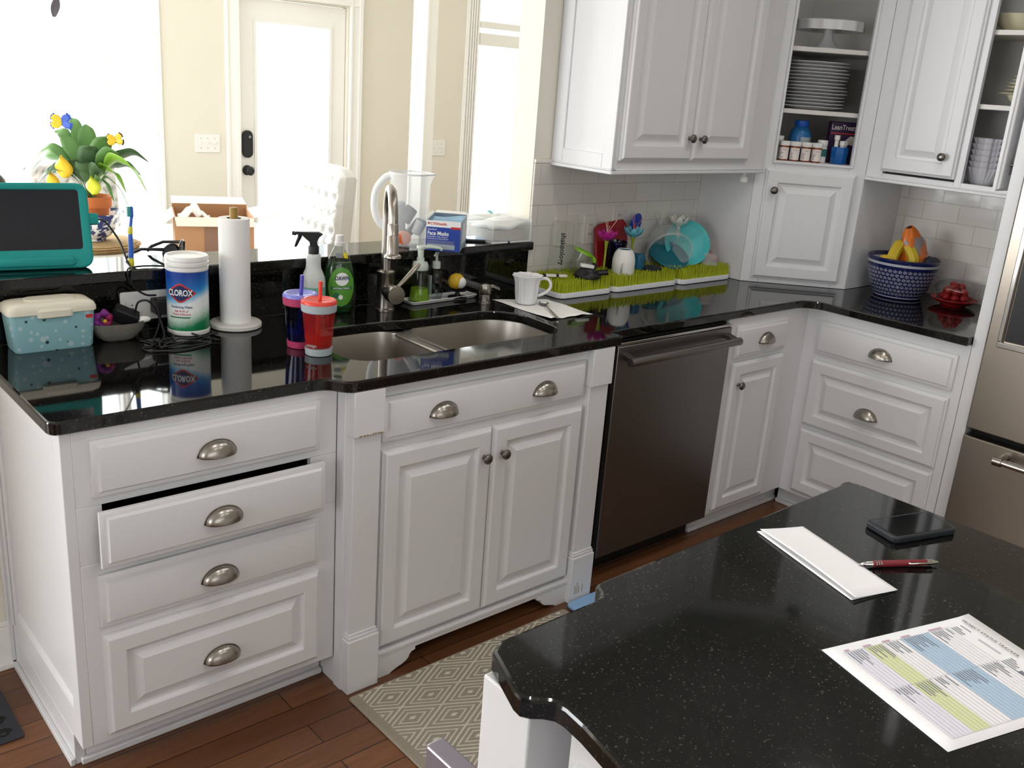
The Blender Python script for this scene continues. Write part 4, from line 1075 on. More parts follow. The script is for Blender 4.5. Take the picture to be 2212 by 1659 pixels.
m = M(); m.tube(smooth_path([(.388, .5965, 1.06), (.386, .598, 1.0915), (.41, .625, 1.0925), (.45, .630, 1.0925), (.49, .612, 1.0925), (.505, .5975, 1.089), (.51, .594, 1.06), (.512, .598, 1.03)], 7), .0026, 8)
o = obj('ledge_cable', m, 'cable_black'); tag(o, 'black cable looping over the ledge edge below the toothbrush', 'cable')

# ---- toothbrush standing up
pbr('brush_blue', '#2b62c4', .35); pbr('brush_lemon', '#d8d03f', .4); pbr('bristle_teal', '#3aa6a4', .7)
cx, cy = .412, .640
t = thing('toothbrush', 'blue and yellow child toothbrush standing upright on the ledge', 'toothbrush', (cx, cy, ZL))
P = lambda z, dx=0: Vector((cx+dx, cy-dx*.5, ZL+z))
m = M(); m.tube([P(0), P(.01), P(.03), P(.06, .001), P(.075, .001), P(.1, .001), P(.118, .003), P(.135, .005), P(.142, .006), P(.165, .006), P(.168, .006)], [.0075,.0095,.0092,.0085,.0085,.0075,.0055,.0050,.0065,.0068,.004], 12, flat=.75); b = obj('handle', m, 'brush_blue', t, smooth=60)
m = M(); m.tube([P(.0005), P(.01), P(.028)], [.0080,.0101,.0098], 12, flat=.75); obj('foot_grip', m, 'brush_lemon', b, smooth=60)
m = M(); m.tube([P(.088, .001), P(.098, .001), P(.108, .002), P(.114, .0025)], [.0068,.0083,.0078,.006], 12, flat=.8); obj('thumb_grip', m, 'brush_lemon', b, smooth=60)
m = M()
for i in range(6):
    for j in (-1, 1):
        q = P(.143+.0045*i, .006); m.tube([q+Vector((-.003, -.002+.002*j, 0)), q+Vector((-.013, -.006+.003*j, .0005))], .0019, 6)
obj('bristles', m, 'bristle_teal', t)

# ---- sunglasses
pbr('shades_frame', '#16171a', .25); tinted('shades_lens', '#6f757c', .05)
t = thing('sunglasses', 'dark sunglasses folded out on the ledge behind the canister', 'sunglasses', (.572, .704, ZL))
MX = T(.572, .704, ZL+.0285, .74)
def loop(cx_, w_, h_, k=18): return [Vector((cx_+w_*math.cos(2*PI*i/k)*(1+.08*math.cos(2*PI*i/k*2)), -.006*((cx_+w_*math.cos(2*PI*i/k))/.07)**2*-3, h_*math.sin(2*PI*i/k))) for i in range(k)]
m = M(MX)
for s in (-1, 1):
    lp_ = loop(s*.034, .030, .022); m.tube(lp_+[lp_[0], lp_[1]], .0030, 8)
m.tube([(-.008, -.001, .008), (0, -.002, .010), (.008, -.001, .008)], .003, 8)
fr_ = obj('frame', m, 'shades_frame', t, smooth=60)
for s in (-1, 1):
    m = M(MX); lp_ = loop(s*.034, .028, .0205); m.add(lp_, [list(range(len(lp_)))]); obj('lens', m, 'shades_lens', t, smooth=0, solid=.001)
for s in (-1, 1):
    m = M(MX); m.tube([(s*.064, .012, .010), (s*.069, .03, .010), (s*.068, .08, .006), (s*.064, .115, -.010), (s*.062, .128, -.024)], [.0035,.003,.0028,.003,.0035], 8, flat=1.5); obj('temple', m, 'shades_frame', t, smooth=60)

# ---- translucent pitcher with odds and ends
sheer('pitcher_plastic', '#f3f4f4', .24, .35); sheer('pitcher_rim', '#f6f7f7', .8, .3)
cx, cy = 1.372, .695
t = thing('pitcher', 'tall frosted plastic pitcher with big handle behind the faucet', 'pitcher', (cx, cy, ZL))
hd = Vector((-.742, .67, 0))
def spout(a, z):
    k = max(0, 1-abs(((a-math.atan2(-hd.y, -hd.x)+PI) % (2*PI))-PI)/.42); return 1+.24*k*k*max(0, (z-.205)/.04)
PP = [(.054,0),(.058,.003),(.0595,.02),(.064,.14),(.0665,.205),(.068,.232),(.0695,.244)]
m = M(); m.lathe(PP+[(.0677,.244),(.066,.232),(.0645,.205),(.062,.14),(.0575,.02),(.054,.006),(0,.006)], (cx, cy, ZL), 60, wob=spout); obj('jug', m, 'pitcher_plastic', t, smooth=60)
m = M(); m.lathe([(.0702,.2405),(.0715,.246),(.0675,.2465),(.0675,.243)], (cx, cy, ZL), 60, wob=spout, c0=False, c1=False); obj('rim', m, 'pitcher_rim', t, smooth=60)
H = lambda a, z: Vector((cx, cy, ZL))+hd*a+Vector((0, 0, z))
m = M(); m.tube(smooth_path([H(.064,.232), H(.085,.222), H(.112,.185), H(.120,.140), H(.113,.095), H(.092,.062), H(.060,.045)], 5), .0095, 12, flat=1.25); obj('handle', m, 'pitcher_rim', t, smooth=60)
pbr('part_grey', '#6d7177', .6, vary=.15); pbr('part_white', '#dfe0e0', .5); pbr('part_dark', '#3f434a', .6); pbr('cap_orange', '#e0691b', .45, vary=.1)
def bit(name, label, cat, m, mat): o = obj(name, m, mat, None, smooth=50); tag(o, label, cat, 'odds and ends in the pitcher'); return o
m = M(along((cx-.034, cy-.02, ZL+.030), (-.2, -.9, .1))); m.lathe([(.021,-.015),(.024,-.012),(.024,.012),(.020,.015),(.012,.016),(0,.013)], n=20)
bit('bottle_cap', 'orange round cap at the bottom of the frosted pitcher', 'cap', m, 'cap_orange')
m = M(along((cx+.012, cy-.028, ZL+.045), (.2, -.35, .9))); m.lathe([(.017,0),(.019,.05),(.017,.05),(.015,.002),(0,.002)], n=20)
bit('nozzle_cup', 'pale tube-shaped cup leaning in the frosted pitcher', 'part', m, 'part_white')
m = M(T(cx+.004, cy+.01, ZL+.105, .4, .3, .5)); m.rbox(-.022, -.014, -.030, .024, .014, .026, r=.008, e=.005)
bit('grinder_part', 'blue-grey block at mid height inside the frosted pitcher', 'part', m, 'part_grey')
m = M(T(cx+.026, cy+.004, ZL+.062, .9, .6, -.4)); m.rbox(-.013, -.012, -.030, .013, .012, .030, r=.006, e=.003)
bit('handle_part', 'dark slate stick-like part lower in the frosted pitcher', 'part', m, 'part_dark')
m = M(T(cx-.024, cy+.018, ZL+.088, .2, .15, -.2)); m.rbox(-.019, -.012, -.046, .019, .012, .060, r=.009, e=.005)
bit('blender_part', 'tall pale grey part at the left inside the frosted pitcher', 'part', m, 'part_grey')
m = M(T(cx-.004, cy+.03, ZL+.028, .2, .1, 0)); m.rbox(-.03, -.012, -.02, .03, .012, .02, r=.006, e=.003)
bit('base_part', 'dark lump at the back of the frosted pitcher bottom', 'part', m, 'part_dark')

# ---- box of face masks, turned cornerwise and hanging over the ledge edge
pbr('mask_blue', '#2746a0', .4); pbr('mask_side', '#8fa5b8', .45, vary=.35, vscale=35); pbr('carton_inside', '#9aa3b5', .8); pbr('mask_fabric', '#9fc3dd', .8, vary=.1)
FLc, FRc = Vector((1.378, .600, 0)), Vector((1.4605, .5195, 0))
ux = (FRc-FLc).normalized(); uy = Vector((-ux.y, ux.x, 0)); W_, D_, Hh = (FRc-FLc).length, .195, .101
def MB(x, y, z): return FLc+ux*x+uy*y+Vector((0, 0, ZL+.0003+z))
t = thing('face_mask_box', 'open blue and white box of face masks on the ledge right of the pitcher', 'box', tuple(MB(W_/2, D_/2, 0)))
def wallq(m, a, b, z0, z1, th=.001):
    d_ = (Vector(b)-Vector(a)); n_ = Vector((-d_.y, d_.x)).normalized()*th
    c = [MB(a[0], a[1], z0), MB(b[0], b[1], z0), MB(b[0], b[1], z1), MB(a[0], a[1], z1), MB(a[0]+n_.x, a[1]+n_.y, z0), MB(b[0]+n_.x, b[1]+n_.y, z0), MB(b[0]+n_.x, b[1]+n_.y, z1), MB(a[0]+n_.x, a[1]+n_.y, z1)]
    m.add(c, [(0,1,2,3),(7,6,5,4),(0,4,5,1),(1,5,6,2),(2,6,7,3),(3,7,4,0)])
m = M(); wallq(m, (W_, 0), (W_, D_), 0, Hh); wallq(m, (W_, D_), (0, D_), 0, Hh); wallq(m, (0, D_), (0, 0), 0, Hh); wallq(m, (0, 0), (W_, 0), 0, Hh)
m.add([MB(0, 0, 0), MB(W_, 0, 0), MB(W_, D_, 0), MB(0, D_, 0)], [(0,1,2,3)])
obj('carton', m, 'mask_side', t, smooth=0)
fo = lambda x, z, l=.0005: MB(x, -l, z)
def fquad(name, x0, x1, z0, z1, mat, l=.0005):
    m = M(); m.add([fo(x0, z0, l), fo(x1, z0, l), fo(x1, z1, l), fo(x0, z1, l)], [(0,1,2,3)]); return obj(name, m, mat, t, smooth=0)
fquad('front_print', 0, W_, 0, .0795, 'mask_blue'); fquad('front_band', 0, W_, .0795, Hh, 'ink_white'); fquad('red_flash', .083, W_, .0755, .083, 'ink_red', .001)
fquad('contents_strip', .004, .098, .006, .0225, 'band_grey', .001)
def ftext(s, size, x, z, mat, bold=.01, narrow=1.): return text('box_lettering', s, size, mat, t, fo(x, z, .0012), ux, (0,0,1), bold, 'LEFT', narrow=narrow)
ftext('CVSHealth', .0125, .0125, .0905, 'ink_red', .015); ftext('Standard', .0085, .004, .0715, 'ink_white', .0); ftext('Face Masks', .0185, .004, .0585, 'ink_white', .02, .86)
ftext('Disposable, 3-ply, pleated', .0066, .004, .0475, 'ink_white', 0); ftext('Breathable and comfortable fit', .0058, .004, .0405, 'ink_white', 0)
for k in range(4): fquad('print_line', .004, .098-.006*(k % 2), .0345-.0022*k*1.35-.0012, .0345-.0022*k*1.35, 'ink_grey', .0011)
hp = [(.0, -.0035), (.0035, .0005), (.0035, .003), (.0018, .0042), (0, .003), (-.0018, .0042), (-.0035, .003), (-.0035, .0005)]
m = M(); m.add([fo(.0075+x, .0905+z, .0012) for x, z in hp], [list(range(len(hp)))]); obj('heart_mark', m, 'ink_red', t, smooth=0)
m = M(); m.add([MB(W_+.0006, .03, .02), MB(W_+.0006, .17, .015), MB(W_+.0006, .15, .075), MB(W_+.0006, .07, .09)], [(0,1,2,3)]); obj('side_print', m, 'part_white', t, smooth=0)
for sx, xo in ((0, -.028), (W_, .022)):
    m = M(); m.add([MB(sx, 0.004, Hh), MB(sx, D_-.004, Hh), MB(sx+xo*.2, D_-.012, Hh+.010), MB(sx+xo*.2, .012, Hh+.008)], [(0,1,2,3)]); obj('flap', m, 'white_plastic', t, smooth=0, solid=.0006)
m = M(); m.add([MB(0, D_, Hh), MB(W_, D_, Hh), MB(W_*.96, D_+.022, Hh+.006), MB(W_*.04, D_+.022, Hh+.006)], [(0,1,2,3)]); obj('flap', m, 'white_plastic', t, smooth=0, solid=.0006)
for k in range(5):
    m = M(); yk = .02+.03*k
    m.grid(lambda u, v, k=k, yk=yk: MB(.006+(W_-.012)*u, yk+.035*v+.004*math.sin(6*u+k), .07+.018*v+.006*math.sin(3*u+k)+.002*k), 10, 6)
    o = obj('face_mask', m, 'mask_fabric', None, smooth=60, solid=.0012); tag(o, 'folded pale blue face mask inside the open mask box', 'mask', 'masks in the mask box')

# ---- flat phone-like tablet and clear bin at the right end of the ledge
pbr('tablet_glow', '#a9c4e6', .15)
t = M(T(1.715, .665, ZL, -.55)); t.rbox(-.095, -.028, 0, .07, .05, .008, r=.008, e=.002)
a = obj('flat_tablet', t, 'black_plastic'); tag(a, 'thin dark-edged tablet lying flat on the ledge beside the mask box', 'tablet')
obj('screen', M(T(1.715, .665, ZL+.0083, -.55)).box(-.088, -.022, 0, .063, .044, .0006), 'tablet_glow', a)
sheer('clear_acrylic', '#f4f6f6', .25, .1); pbr('beige_card', '#b3aa9b', .8)
t = thing('clear_bin', 'clear plastic bin with white edges at the right end of the ledge', 'bin', (1.79, .70, ZL))
m = M(); x0, x1, y0, y1 = 1.682, 1.863, .612, .782
for q in ((x0, y0, x1, y0+.002), (x0, y1-.002, x1, y1), (x0, y0, x0+.002, y1), (x1-.002, y0, x1, y1)): m.box(q[0], q[1], ZL+.002, q[2], q[3], ZL+.085)
m.box(x0, y0, ZL, x1, y1, ZL+.003); obj('bin_walls', m, 'clear_acrylic', t)
m = M()
for q in ((x0-.002, y0-.003, x1+.002, y0+.002), (x0-.002, y1-.002, x1+.002, y1+.002)): m.box(q[0], q[1], ZL+.001, q[2], q[3], ZL+.006)
for x, y in ((x1, y0), ): m.box(x-.003, y-.003, ZL+.003, x+.002, y+.002, ZL+.085)
obj('bin_edges', m, 'white_plastic', t, bevel=.001)
o = obj('card_box', M().box(1.70, .640, ZL+.004, 1.852, .735, ZL+.044), 'beige_card', None, bevel=.002); tag(o, 'small beige box inside the clear bin', 'box')
m = M(); m.grid(lambda u, v: (1.69+.165*u, .63+.12*v, ZL+.052+.022*math.sin(PI*u)*math.sin(PI*v)+.03*max(0, u-.55)+.004*math.sin(9*u+5*v)), 18, 12)
o = obj('folded_napkins', m, 'paper_white', None, smooth=60, solid=.012); tag(o, 'soft white folded napkins heaped on the beige box in the bin', 'napkins')
pbr('sticky_teal', '#8fd6da', .7); pbr('leaf_olive', '#8c9a5a', .6)
o = obj('sticky_note', M(T(1.745, .71, ZL+.099, .3, .5)).box(-.012, -.009, -.0005, .012, .009, .0005), 'sticky_teal'); tag(o, 'tiny pale teal slip on top of the white napkins', 'slip')

# ================================================================ dining room
pbr('table_white', '#f1efe9', .22, vary=.01); pbr('leg_wood', '#8d8177', .5, vary=.1)
t = thing('dining_table', 'white dining table beyond the bar ledge', 'table', (.95, 2.65, 0))
obj('table_top', M().rbox(-.55, 2.05, .722, 2.02, 3.22, .76, r=.05, e=.006), 'table_white', t)
obj('apron', M().box(-.42, 2.16, .62, 1.9, 3.1, .722), 'table_white', t, bevel=.003)
for x in (-.40, 1.85):
    for y in (2.2, 3.06):
        m = M(); m.lathe([(.03,0),(.035,.05),(.025,.08),(.045,.35),(.045,.5),(.03,.52),(.05,.56),(.05,.62)], (x, y, 0), 20); obj('leg', m, 'table_white', t)
# placemats in a stack
pbr('woven_straw', '#a98d62', .9, vary=.3, vscale=70, bump=.8, bscale=160)
base = None
for k in range(6):
    m = M(); r = .203+rnd.uniform(-.006, .006)
    m.lathe([(r-.004,0),(r,.0025),(r-.004,.005),(r*.5,.0056),(0,.005)], (.952+rnd.uniform(-.008,.008), 2.655+rnd.uniform(-.008,.008), .7605+.0058*k), 56, wob=lambda a, z, k=k: 1+.012*math.sin(23*a+k)+.008*math.sin(41*a))
    o = obj('placemat', m, 'woven_straw'); tag(o, 'round woven straw placemat in the stack under the blue and white bowl', 'placemat', 'stacked straw placemats')
g = NT('blue_white_china'); n1 = g.noise(g.tc.outputs['Object'], 26, 3, .6)
f = g.ramp(n1.outputs['Fac'], [(.50, (0,0,0,1)), (.54, (1,1,1,1))])
g.l(g.mix(f, '#e9ebef', '#2f3c74'), g.b.inputs['Base Color']); g.set(Roughness=.15)
zb = .7605+.0058*6
def sq(a, z): return 1+.06*max(0, (z-.06)/.08)*math.cos(4*(a-.2))
m = M(); m.lathe([(.05,0),(.058,.003),(.058,.012),(.085,.03),(.118,.075),(.133,.115),(.146,.135),(.143,.137),(.128,.115),(.11,.075),(.07,.025),(0,.02)], (.952, 2.655, zb), 56, wob=sq)
o = obj('china_bowl', m, 'blue_white_china', None, smooth=50); tag(o, 'blue and white patterned china bowl holding the potted plant', 'bowl')
pbr('terracotta', '#c06a3b', .85, vary=.12, vscale=20); pbr('soil', '#3c3028', .95, bump=.6); pbr('leaf_green', '#5d8748', .4, vary=.35, vscale=8); pbr('leaf_dark', '#456340', .4, vary=.3, vscale=8); pbr('leaf_bright', '#83b03c', .42, vary=.2, vscale=8)
px_, py_, pz = .955, 2.655, zb+.022
t = thing('potted_plant', 'leafy green plant in a terracotta pot set in the china bowl', 'plant', (px_, py_, pz))
m = M(); m.lathe([(.055,0),(.06,.003),(.078,.135),(.088,.137),(.090,.185),(.083,.187),(.078,.165),(0,.163)], (px_, py_, pz), 36); obj('pot', m, 'terracotta', t)
m = M(); m.lathe([(.077,.164),(.05,.17),(0,.172)], (px_, py_, pz), 24, c0=False); obj('soil', m, 'soil', t)
R_ = Vector((.742, -.67, 0)); F_ = Vector((.67, .742, 0)); C0 = Vector((px_, py_, pz+.165))
def leaf(dx, dz, dy, w, mat, sag=.35, name='leaf'):
    """blade arching from the pot to dx right, dz up, dy back, width w"""
    p0 = C0+R_*(dx*.06)+F_*(dy*.1); tip = C0+R_*dx+Vector((0, 0, dz))+F_*dy
    mid = C0+R_*(dx*.42)+Vector((0, 0, dz*.55+abs(dx)*sag+.1))+F_*(dy*.5)
    side = (tip-p0).cross(Vector((0, 0, 1)))
    if side.length < .05: side = F_.copy()
    side.normalize(); sd = (side*.75+Vector((0, 0, .45))).normalized() if abs(dx) > .1 else (R_*.8+F_*.4).normalized()
    m = M()
    def fn(u, v):
        s = u; c = p0*(1-s)**2+mid*2*s*(1-s)+tip*s*s
        b = max(0, (s-.26)/.74); hw = 1.38*w*(math.sin(PI*b**.8)**.8 if 0 < b < 1 else 0)+.0018
        q = v*2-1; return c+sd*(hw*q)+Vector((0, 0, -.35*hw*(1-q*q)+.004*math.sin(18*s)))
    m.grid(fn, 22, 4); return obj(name, m, mat, t, smooth=80, solid=.0006)
for a in [(.285,.065,-.05,.034,'leaf_bright',.85),(.20,.06,-.08,.028,'leaf_bright',.8),(.26,.19,.05,.03,'leaf_dark',.45),(.17,.23,-.06,.032,'leaf_green',.3),(.10,.30,.0,.034,'leaf_green',.2),(.05,.26,-.1,.034,'leaf_dark',.1),(-.03,.34,.06,.03,'leaf_green',.1),
          (-.10,.29,-.04,.03,'leaf_green',.2),(-.17,.30,.04,.028,'leaf_green',.3),(-.20,.21,-.05,.026,'leaf_green',.4),(-.27,.12,.0,.022,'leaf_green',.55),(-.285,.17,.06,.02,'leaf_bright',.4),(-.24,.04,-.05,.022,'leaf_dark',.6),(-.14,.12,-.12,.026,'leaf_dark',.4),
          (.12,.14,-.12,.026,'leaf_dark',.5),(.15,.02,-.1,.016,'leaf_green',.7),(.20,.12,.1,.026,'leaf_dark',.5),(.02,.18,-.12,.026,'leaf_dark',.2),(-.07,.18,-.1,.028,'leaf_dark',.2),(.07,.2,.1,.028,'leaf_green',.2),(-.12,.36,.1,.024,'leaf_green',.2),(.19,-.03,-.02,.008,'leaf_green',.8)]:
    leaf(*a)
pbr('petal_yellow', '#e3bb2c', .5, vary=.15); pbr('petal_lime', '#d4d83c', .5, vary=.15); pbr('wing_blue', '#2d52b0', .5, vary=.2); pbr('wing_black', '#2b2418', .6)
for dx, dz, mat, s in ((-.075, .135, 'petal_yellow', 1.2), (.055, .07, 'petal_lime', 1.), (-.13, .085, 'petal_yellow', .9)):
    m = M(); c = C0+R_*dx+Vector((0, 0, dz-.03))-F_*.10
    m.grid(lambda u, v: c+R_*((v-.5)*.07*s*math.sin(PI*min(1, .12+u*.95)))+Vector((0, 0, .085*s*u))+F_*(.02*(v-.5)**2*4-.02*u), 10, 6); obj('blossom', m, mat, t, smooth=80, solid=.001)
m = M(); m.tube([C0, C0+Vector((-.02, .02, .1)), C0+R_*(-.09)+Vector((0, 0, .33))], .002, 6); m.tube([C0, C0+R_*.08+Vector((0, 0, .2)), C0+R_*.125+Vector((0, 0, .285))], .002, 6); obj('pick_wire', m, 'leaf_dark', t)
def butterfly(c, mats, label, s, tilt):
    b = thing('butterfly', label, 'ornament', tuple(c))
    m = M(); m.tube([c-Vector((0, 0, .016*s)), c+Vector((0, 0, .018*s))], [.004*s, .005*s], 8); obj('body', m, mats[2], b)
    for i, (sx, up, mt) in enumerate(((-1, .7, mats[0]), (1, .7, mats[1]), (-1, -.3, mats[0]), (1, -.45, mats[1]))):
        m = M(); d = (R_*sx+Vector((0, 0, up+tilt*sx))-F_*.25).normalized(); n_ = d.cross(F_).normalized()
        m.grid(lambda u, v: c+d*(.045*s*u)+n_*((v-.5)*.036*s*math.sin(PI*(.1+.75*u)))-F_*.004, 6, 4); w = obj('wing', m, mt, b, smooth=80, solid=.0008)
        m = M(); e0 = c+d*(.043*s); m.tube([e0-n_*.015*s, e0+d*.005*s, e0+n_*.015*s], .0042*s, 6); obj('wing_tip', m, mats[2], w)
butterfly(C0+R_*.140+Vector((0, 0, .283))-F_*.02, ('petal_yellow', 'petal_yellow', 'wing_black'), 'yellow butterfly ornament at the right of the plant', .85, .25)
butterfly(C0+R_*(-.095)+Vector((0, 0, .345))-F_*.03, ('petal_yellow', 'wing_blue', 'wing_blue'), 'blue and yellow butterfly ornament at the top of the plant', 1.05, .1)
# small second pot half hidden at the left of the plant
pbr('dark_glaze', '#3c3a33', .4); pbr('orange_glaze', '#d2632b', .5)
m = M(); m.lathe([(.03,0),(.036,.01),(.034,.07),(.05,.11),(.048,.19),(.03,.21),(0,.21)], (.60, 2.90, .7602), 24); o = obj('orange_vase', m, 'orange_glaze'); tag(o, 'small orange vase on the table left of the plant', 'vase')
m = M(); m.sphere((.60, 2.90, 1.03), .06, .06, .062, 16, 10, wob=lambda a, b: 1+.1*math.sin(5*a)); 
o2 = obj('dried_bloom', m, 'dark_glaze', None, smooth=60); tag(o2, 'dark round dried bloom standing in the orange vase', 'flower')

# ---- cardboard box
pbr('cardboard', '#b08460', .85, vary=.06, vscale=5); pbr('cardboard_dark', '#8a6a58', .85, vary=.06); pbr('cardboard_lit', '#efe2d4', .85)  # cardboard_lit: brown flaps coloured near-white, the overexposed daylight painted in
BO = Vector((1.245, 2.40, .7602)); bu = Vector((.94, -.34, 0)).normalized(); bv = Vector((.34, .94, 0)).normalized()
def BX(u, v, z): return BO+bu*u+bv*v+Vector((0, 0, z))
t = thing('cardboard_box', 'open brown cardboard box on the dining table', 'box', tuple(BX(.18, .16, 0)))
m = M(Matrix((bu.to_4d(), bv.to_4d(), (0,0,1,0), (0,0,0,1))).transposed()); m.t = Matrix.Translation(BO) @ Matrix(((bu.x, bv.x, 0, 0), (bu.y, bv.y, 0, 0), (0, 0, 1, 0), (0, 0, 0, 1)))
BM = m.t; bw, bd, hz, hb, q = .36, .33, .172, .19, .004
m.box(0, 0, 0, bw, q, hz).box(0, bd-q, 0, bw, bd, hb).box(0, q, 0, q, bd-q, hz).box(bw-q, q, 0, bw, bd-q, hz).box(0, 0, 0, bw, bd, q)
obj('carton', m, 'cardboard', t)
obj('printed_panel', M(BM).box(.13, -.0012, .002, .29, 0, hz-.045), 'cardboard_dark', t)
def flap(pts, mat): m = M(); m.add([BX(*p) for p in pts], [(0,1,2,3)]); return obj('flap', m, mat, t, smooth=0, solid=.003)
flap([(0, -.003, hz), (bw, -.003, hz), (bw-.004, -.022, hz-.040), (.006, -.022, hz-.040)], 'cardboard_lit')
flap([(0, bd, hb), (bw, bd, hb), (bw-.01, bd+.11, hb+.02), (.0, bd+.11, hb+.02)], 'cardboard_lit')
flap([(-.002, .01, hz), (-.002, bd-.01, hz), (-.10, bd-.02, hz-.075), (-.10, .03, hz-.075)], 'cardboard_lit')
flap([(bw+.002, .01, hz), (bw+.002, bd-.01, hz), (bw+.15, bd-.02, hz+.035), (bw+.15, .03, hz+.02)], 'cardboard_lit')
m = M(); m.grid(lambda u, v: BX(.02+.15*u, .10+.12*v, hz-.03+.085*math.sin(PI*u)**2*(1-u*.4)*(.4+.6*math.sin(PI*v))+.012*math.sin(19*u+7*v)), 18, 12)
o = obj('tissue_wrap', m, 'paper_white', None, smooth=60, solid=.003); tag(o, 'crumpled white tissue poking out of the cardboard box', 'tissue')

# ---- tufted dining chairs
pbr('white_leather', '#cccac8', .4, vary=.02)
def tufted_chair(label, loc, rz, first=None):
    t = thing('dining_chair', label, 'chair', loc, rz, 'white tufted dining chairs'); W = WM[t]
    W_, Z0, Z1 = .24, .46, 1.085
    def tuft(x, z):
        d = 0
        for r in range(6):
            for c in range(5):
                bx_ = -.20+.1*c+(.05 if r % 2 else 0); bz_ = .52+.1*r
                k = math.hypot(x-bx_, z-bz_); d += math.exp(-(k/.018)**2)*.045
        u_, v_ = (x*10+z*10), (x*10-z*10)
        cr = max(math.exp(-((abs(((u_+.2) % 1)-.5)-.5)/.06)**2), math.exp(-((abs(((v_+.2) % 1)-.5)-.5)/.06)**2))
        return d+cr*.022
    def top(x): return Z1-.045*(abs(x)/W_)**4
    m = M(W); nx, nz = 44, 46
    def fn(u, v):
        x = -W_+2*W_*u; z = Z0+(top(x)-Z0)*v; e = min(1, min(u, 1-u, 1-v)*14)
        return (x, -.055*math.sqrt(max(0, 1-(1-e)**2))-.0+tuft(x, z)*e-.01+.12*(v*.5), z)
    m.grid(fn, nx, nz); obj('tufted_back', m, 'white_leather', t, smooth=80)
    m = M(W); rings = []
    for yo, sc in ((-.01, 1), (.05, 1.0), (.06, .985)):
        ring = []
        for i in range(25):
            x = -W_+2*W_*i/24; ring.append((x*sc, yo+.06*(top(x)-Z0)/(Z1-Z0)*1., top(x)*1-(1-sc)))
        ring += [(W_*sc, yo, Z0), (-W_*sc, yo, Z0)]; rings.append(ring)
    m.loft(rings, False, True); obj('back_shell', m, 'white_leather', t, smooth=40)
    obj('seat', M(W).rbox(-.245, -.50, .38, .245, .02, .50, r=.04, e=.02), 'white_leather', t)
    for x in (-.21, .21):
        for y in (-.45, 0.0):
            m = M(W); m.tube([(x, y, .385), (x*1.02, y*1.03, 0.0)], [.024, .014], 10); obj('leg', m, 'leg_wood', t)
    return t
ch1 = tufted_chair('white tufted dining chair seen right of the paper towels', (2.45, 3.15, 0), math.radians(-94))
WM_ = WM[ch1]
tufted_chair('white tufted dining chair behind the potted plant', (1.12, 3.42, 0), math.radians(8))
# small dark ornament hanging in the big window
pbr('ornament_dark', '#5a5560', .6)
t = thing('window_ornament', 'small dark ornament hanging at the top of the left window', 'ornament', (1.215, 3.86, 1.80))
m = M(); m.grid(lambda u, v: (1.215+(.5-v)*.05*math.sin(PI*(.08+.84*u))+.02*(u-.5), 3.86+.008*math.sin(3*u+2*v), 1.80+.11*u), 8, 6); obj('leaf_shape', m, 'ornament_dark', t, smooth=60, solid=.003)
m = M(); m.tube([(1.22, 3.86, 1.905), (1.22, 3.90, 2.3), (1.22, 3.985, 2.56)], .0012, 6); obj('thread', m, 'ornament_dark', t)
# ================================================================ drying mats and what dries on them
pbr('tray_white', '#e6e7ec', .35); pbr('grass_green', '#b4bf2c', .55, vary=.25, vscale=30)
def mat_tray(x0, x1, y0, y1, label):
    t = thing('drying_mat', label, 'drying mat', ((x0+x1)/2, (y0+y1)/2, CT), group='grass drying mats')
    m = M(); r = .03
    m.loft([[(x, y, CT+z) for x, y in rrect(x0+i, y0+i, x1-i, y1-i, max(.004, r-i), 6)] for z, i in ((0, .004), (.003, 0), (.019, 0), (.021, .001), (.021, .005), (.012, .007), (.012, .02))])
    obj('tray', m, 'tray_white', t, smooth=40)
    m = M(); s = .0086; ny = int((y1-y0-.018)/s); nx = int((x1-x0-.018)/s)
    m.box(x0+.008, y0+.008, CT+.0125, x1-.008, y1-.008, CT+.016)
    for i in range(nx+1):
        for j in range(ny+1):
            x = x0+.009+(x1-x0-.018)*i/nx; y = y0+.009+(y1-y0-.018)*j/ny
            if min(x-x0, x1-x)+min(y-y0, y1-y) < .022: continue
            a, b = rnd.uniform(-.0035, .0035), rnd.uniform(-.0035, .0035); h = rnd.uniform(.040, .052); w = .0029
            m.add([(x-w, y-w, CT+.0155), (x+w, y-w, CT+.0155), (x+w, y+w, CT+.0155), (x-w, y+w, CT+.0155), (x+a-.0009, y+b-.0009, CT+.0155+h), (x+a+.0009, y+b-.0009, CT+.0155+h), (x+a+.0009, y+b+.0009, CT+.0155+h), (x+a-.0009, y+b+.0009, CT+.0155+h)],
                  [(0,1,5,4),(1,2,6,5),(2,3,7,6),(3,0,4,7),(4,5,6,7)])
    o = obj('grass', m, 'grass_green', t, smooth=0); o['kind'] = 'stuff'
    return t
mat_tray(1.842, 2.118, .405, .618, 'white tray of lime grass bristles nearest the mug')
mat_tray(2.126, 2.499, .405, .618, 'white tray of lime grass bristles in the middle, under the white bottle')
mat_tray(2.508, 2.838, .395, .618, 'white tray of lime grass bristles at the corner cabinet, under the teal plates')
ZG = CT+.060
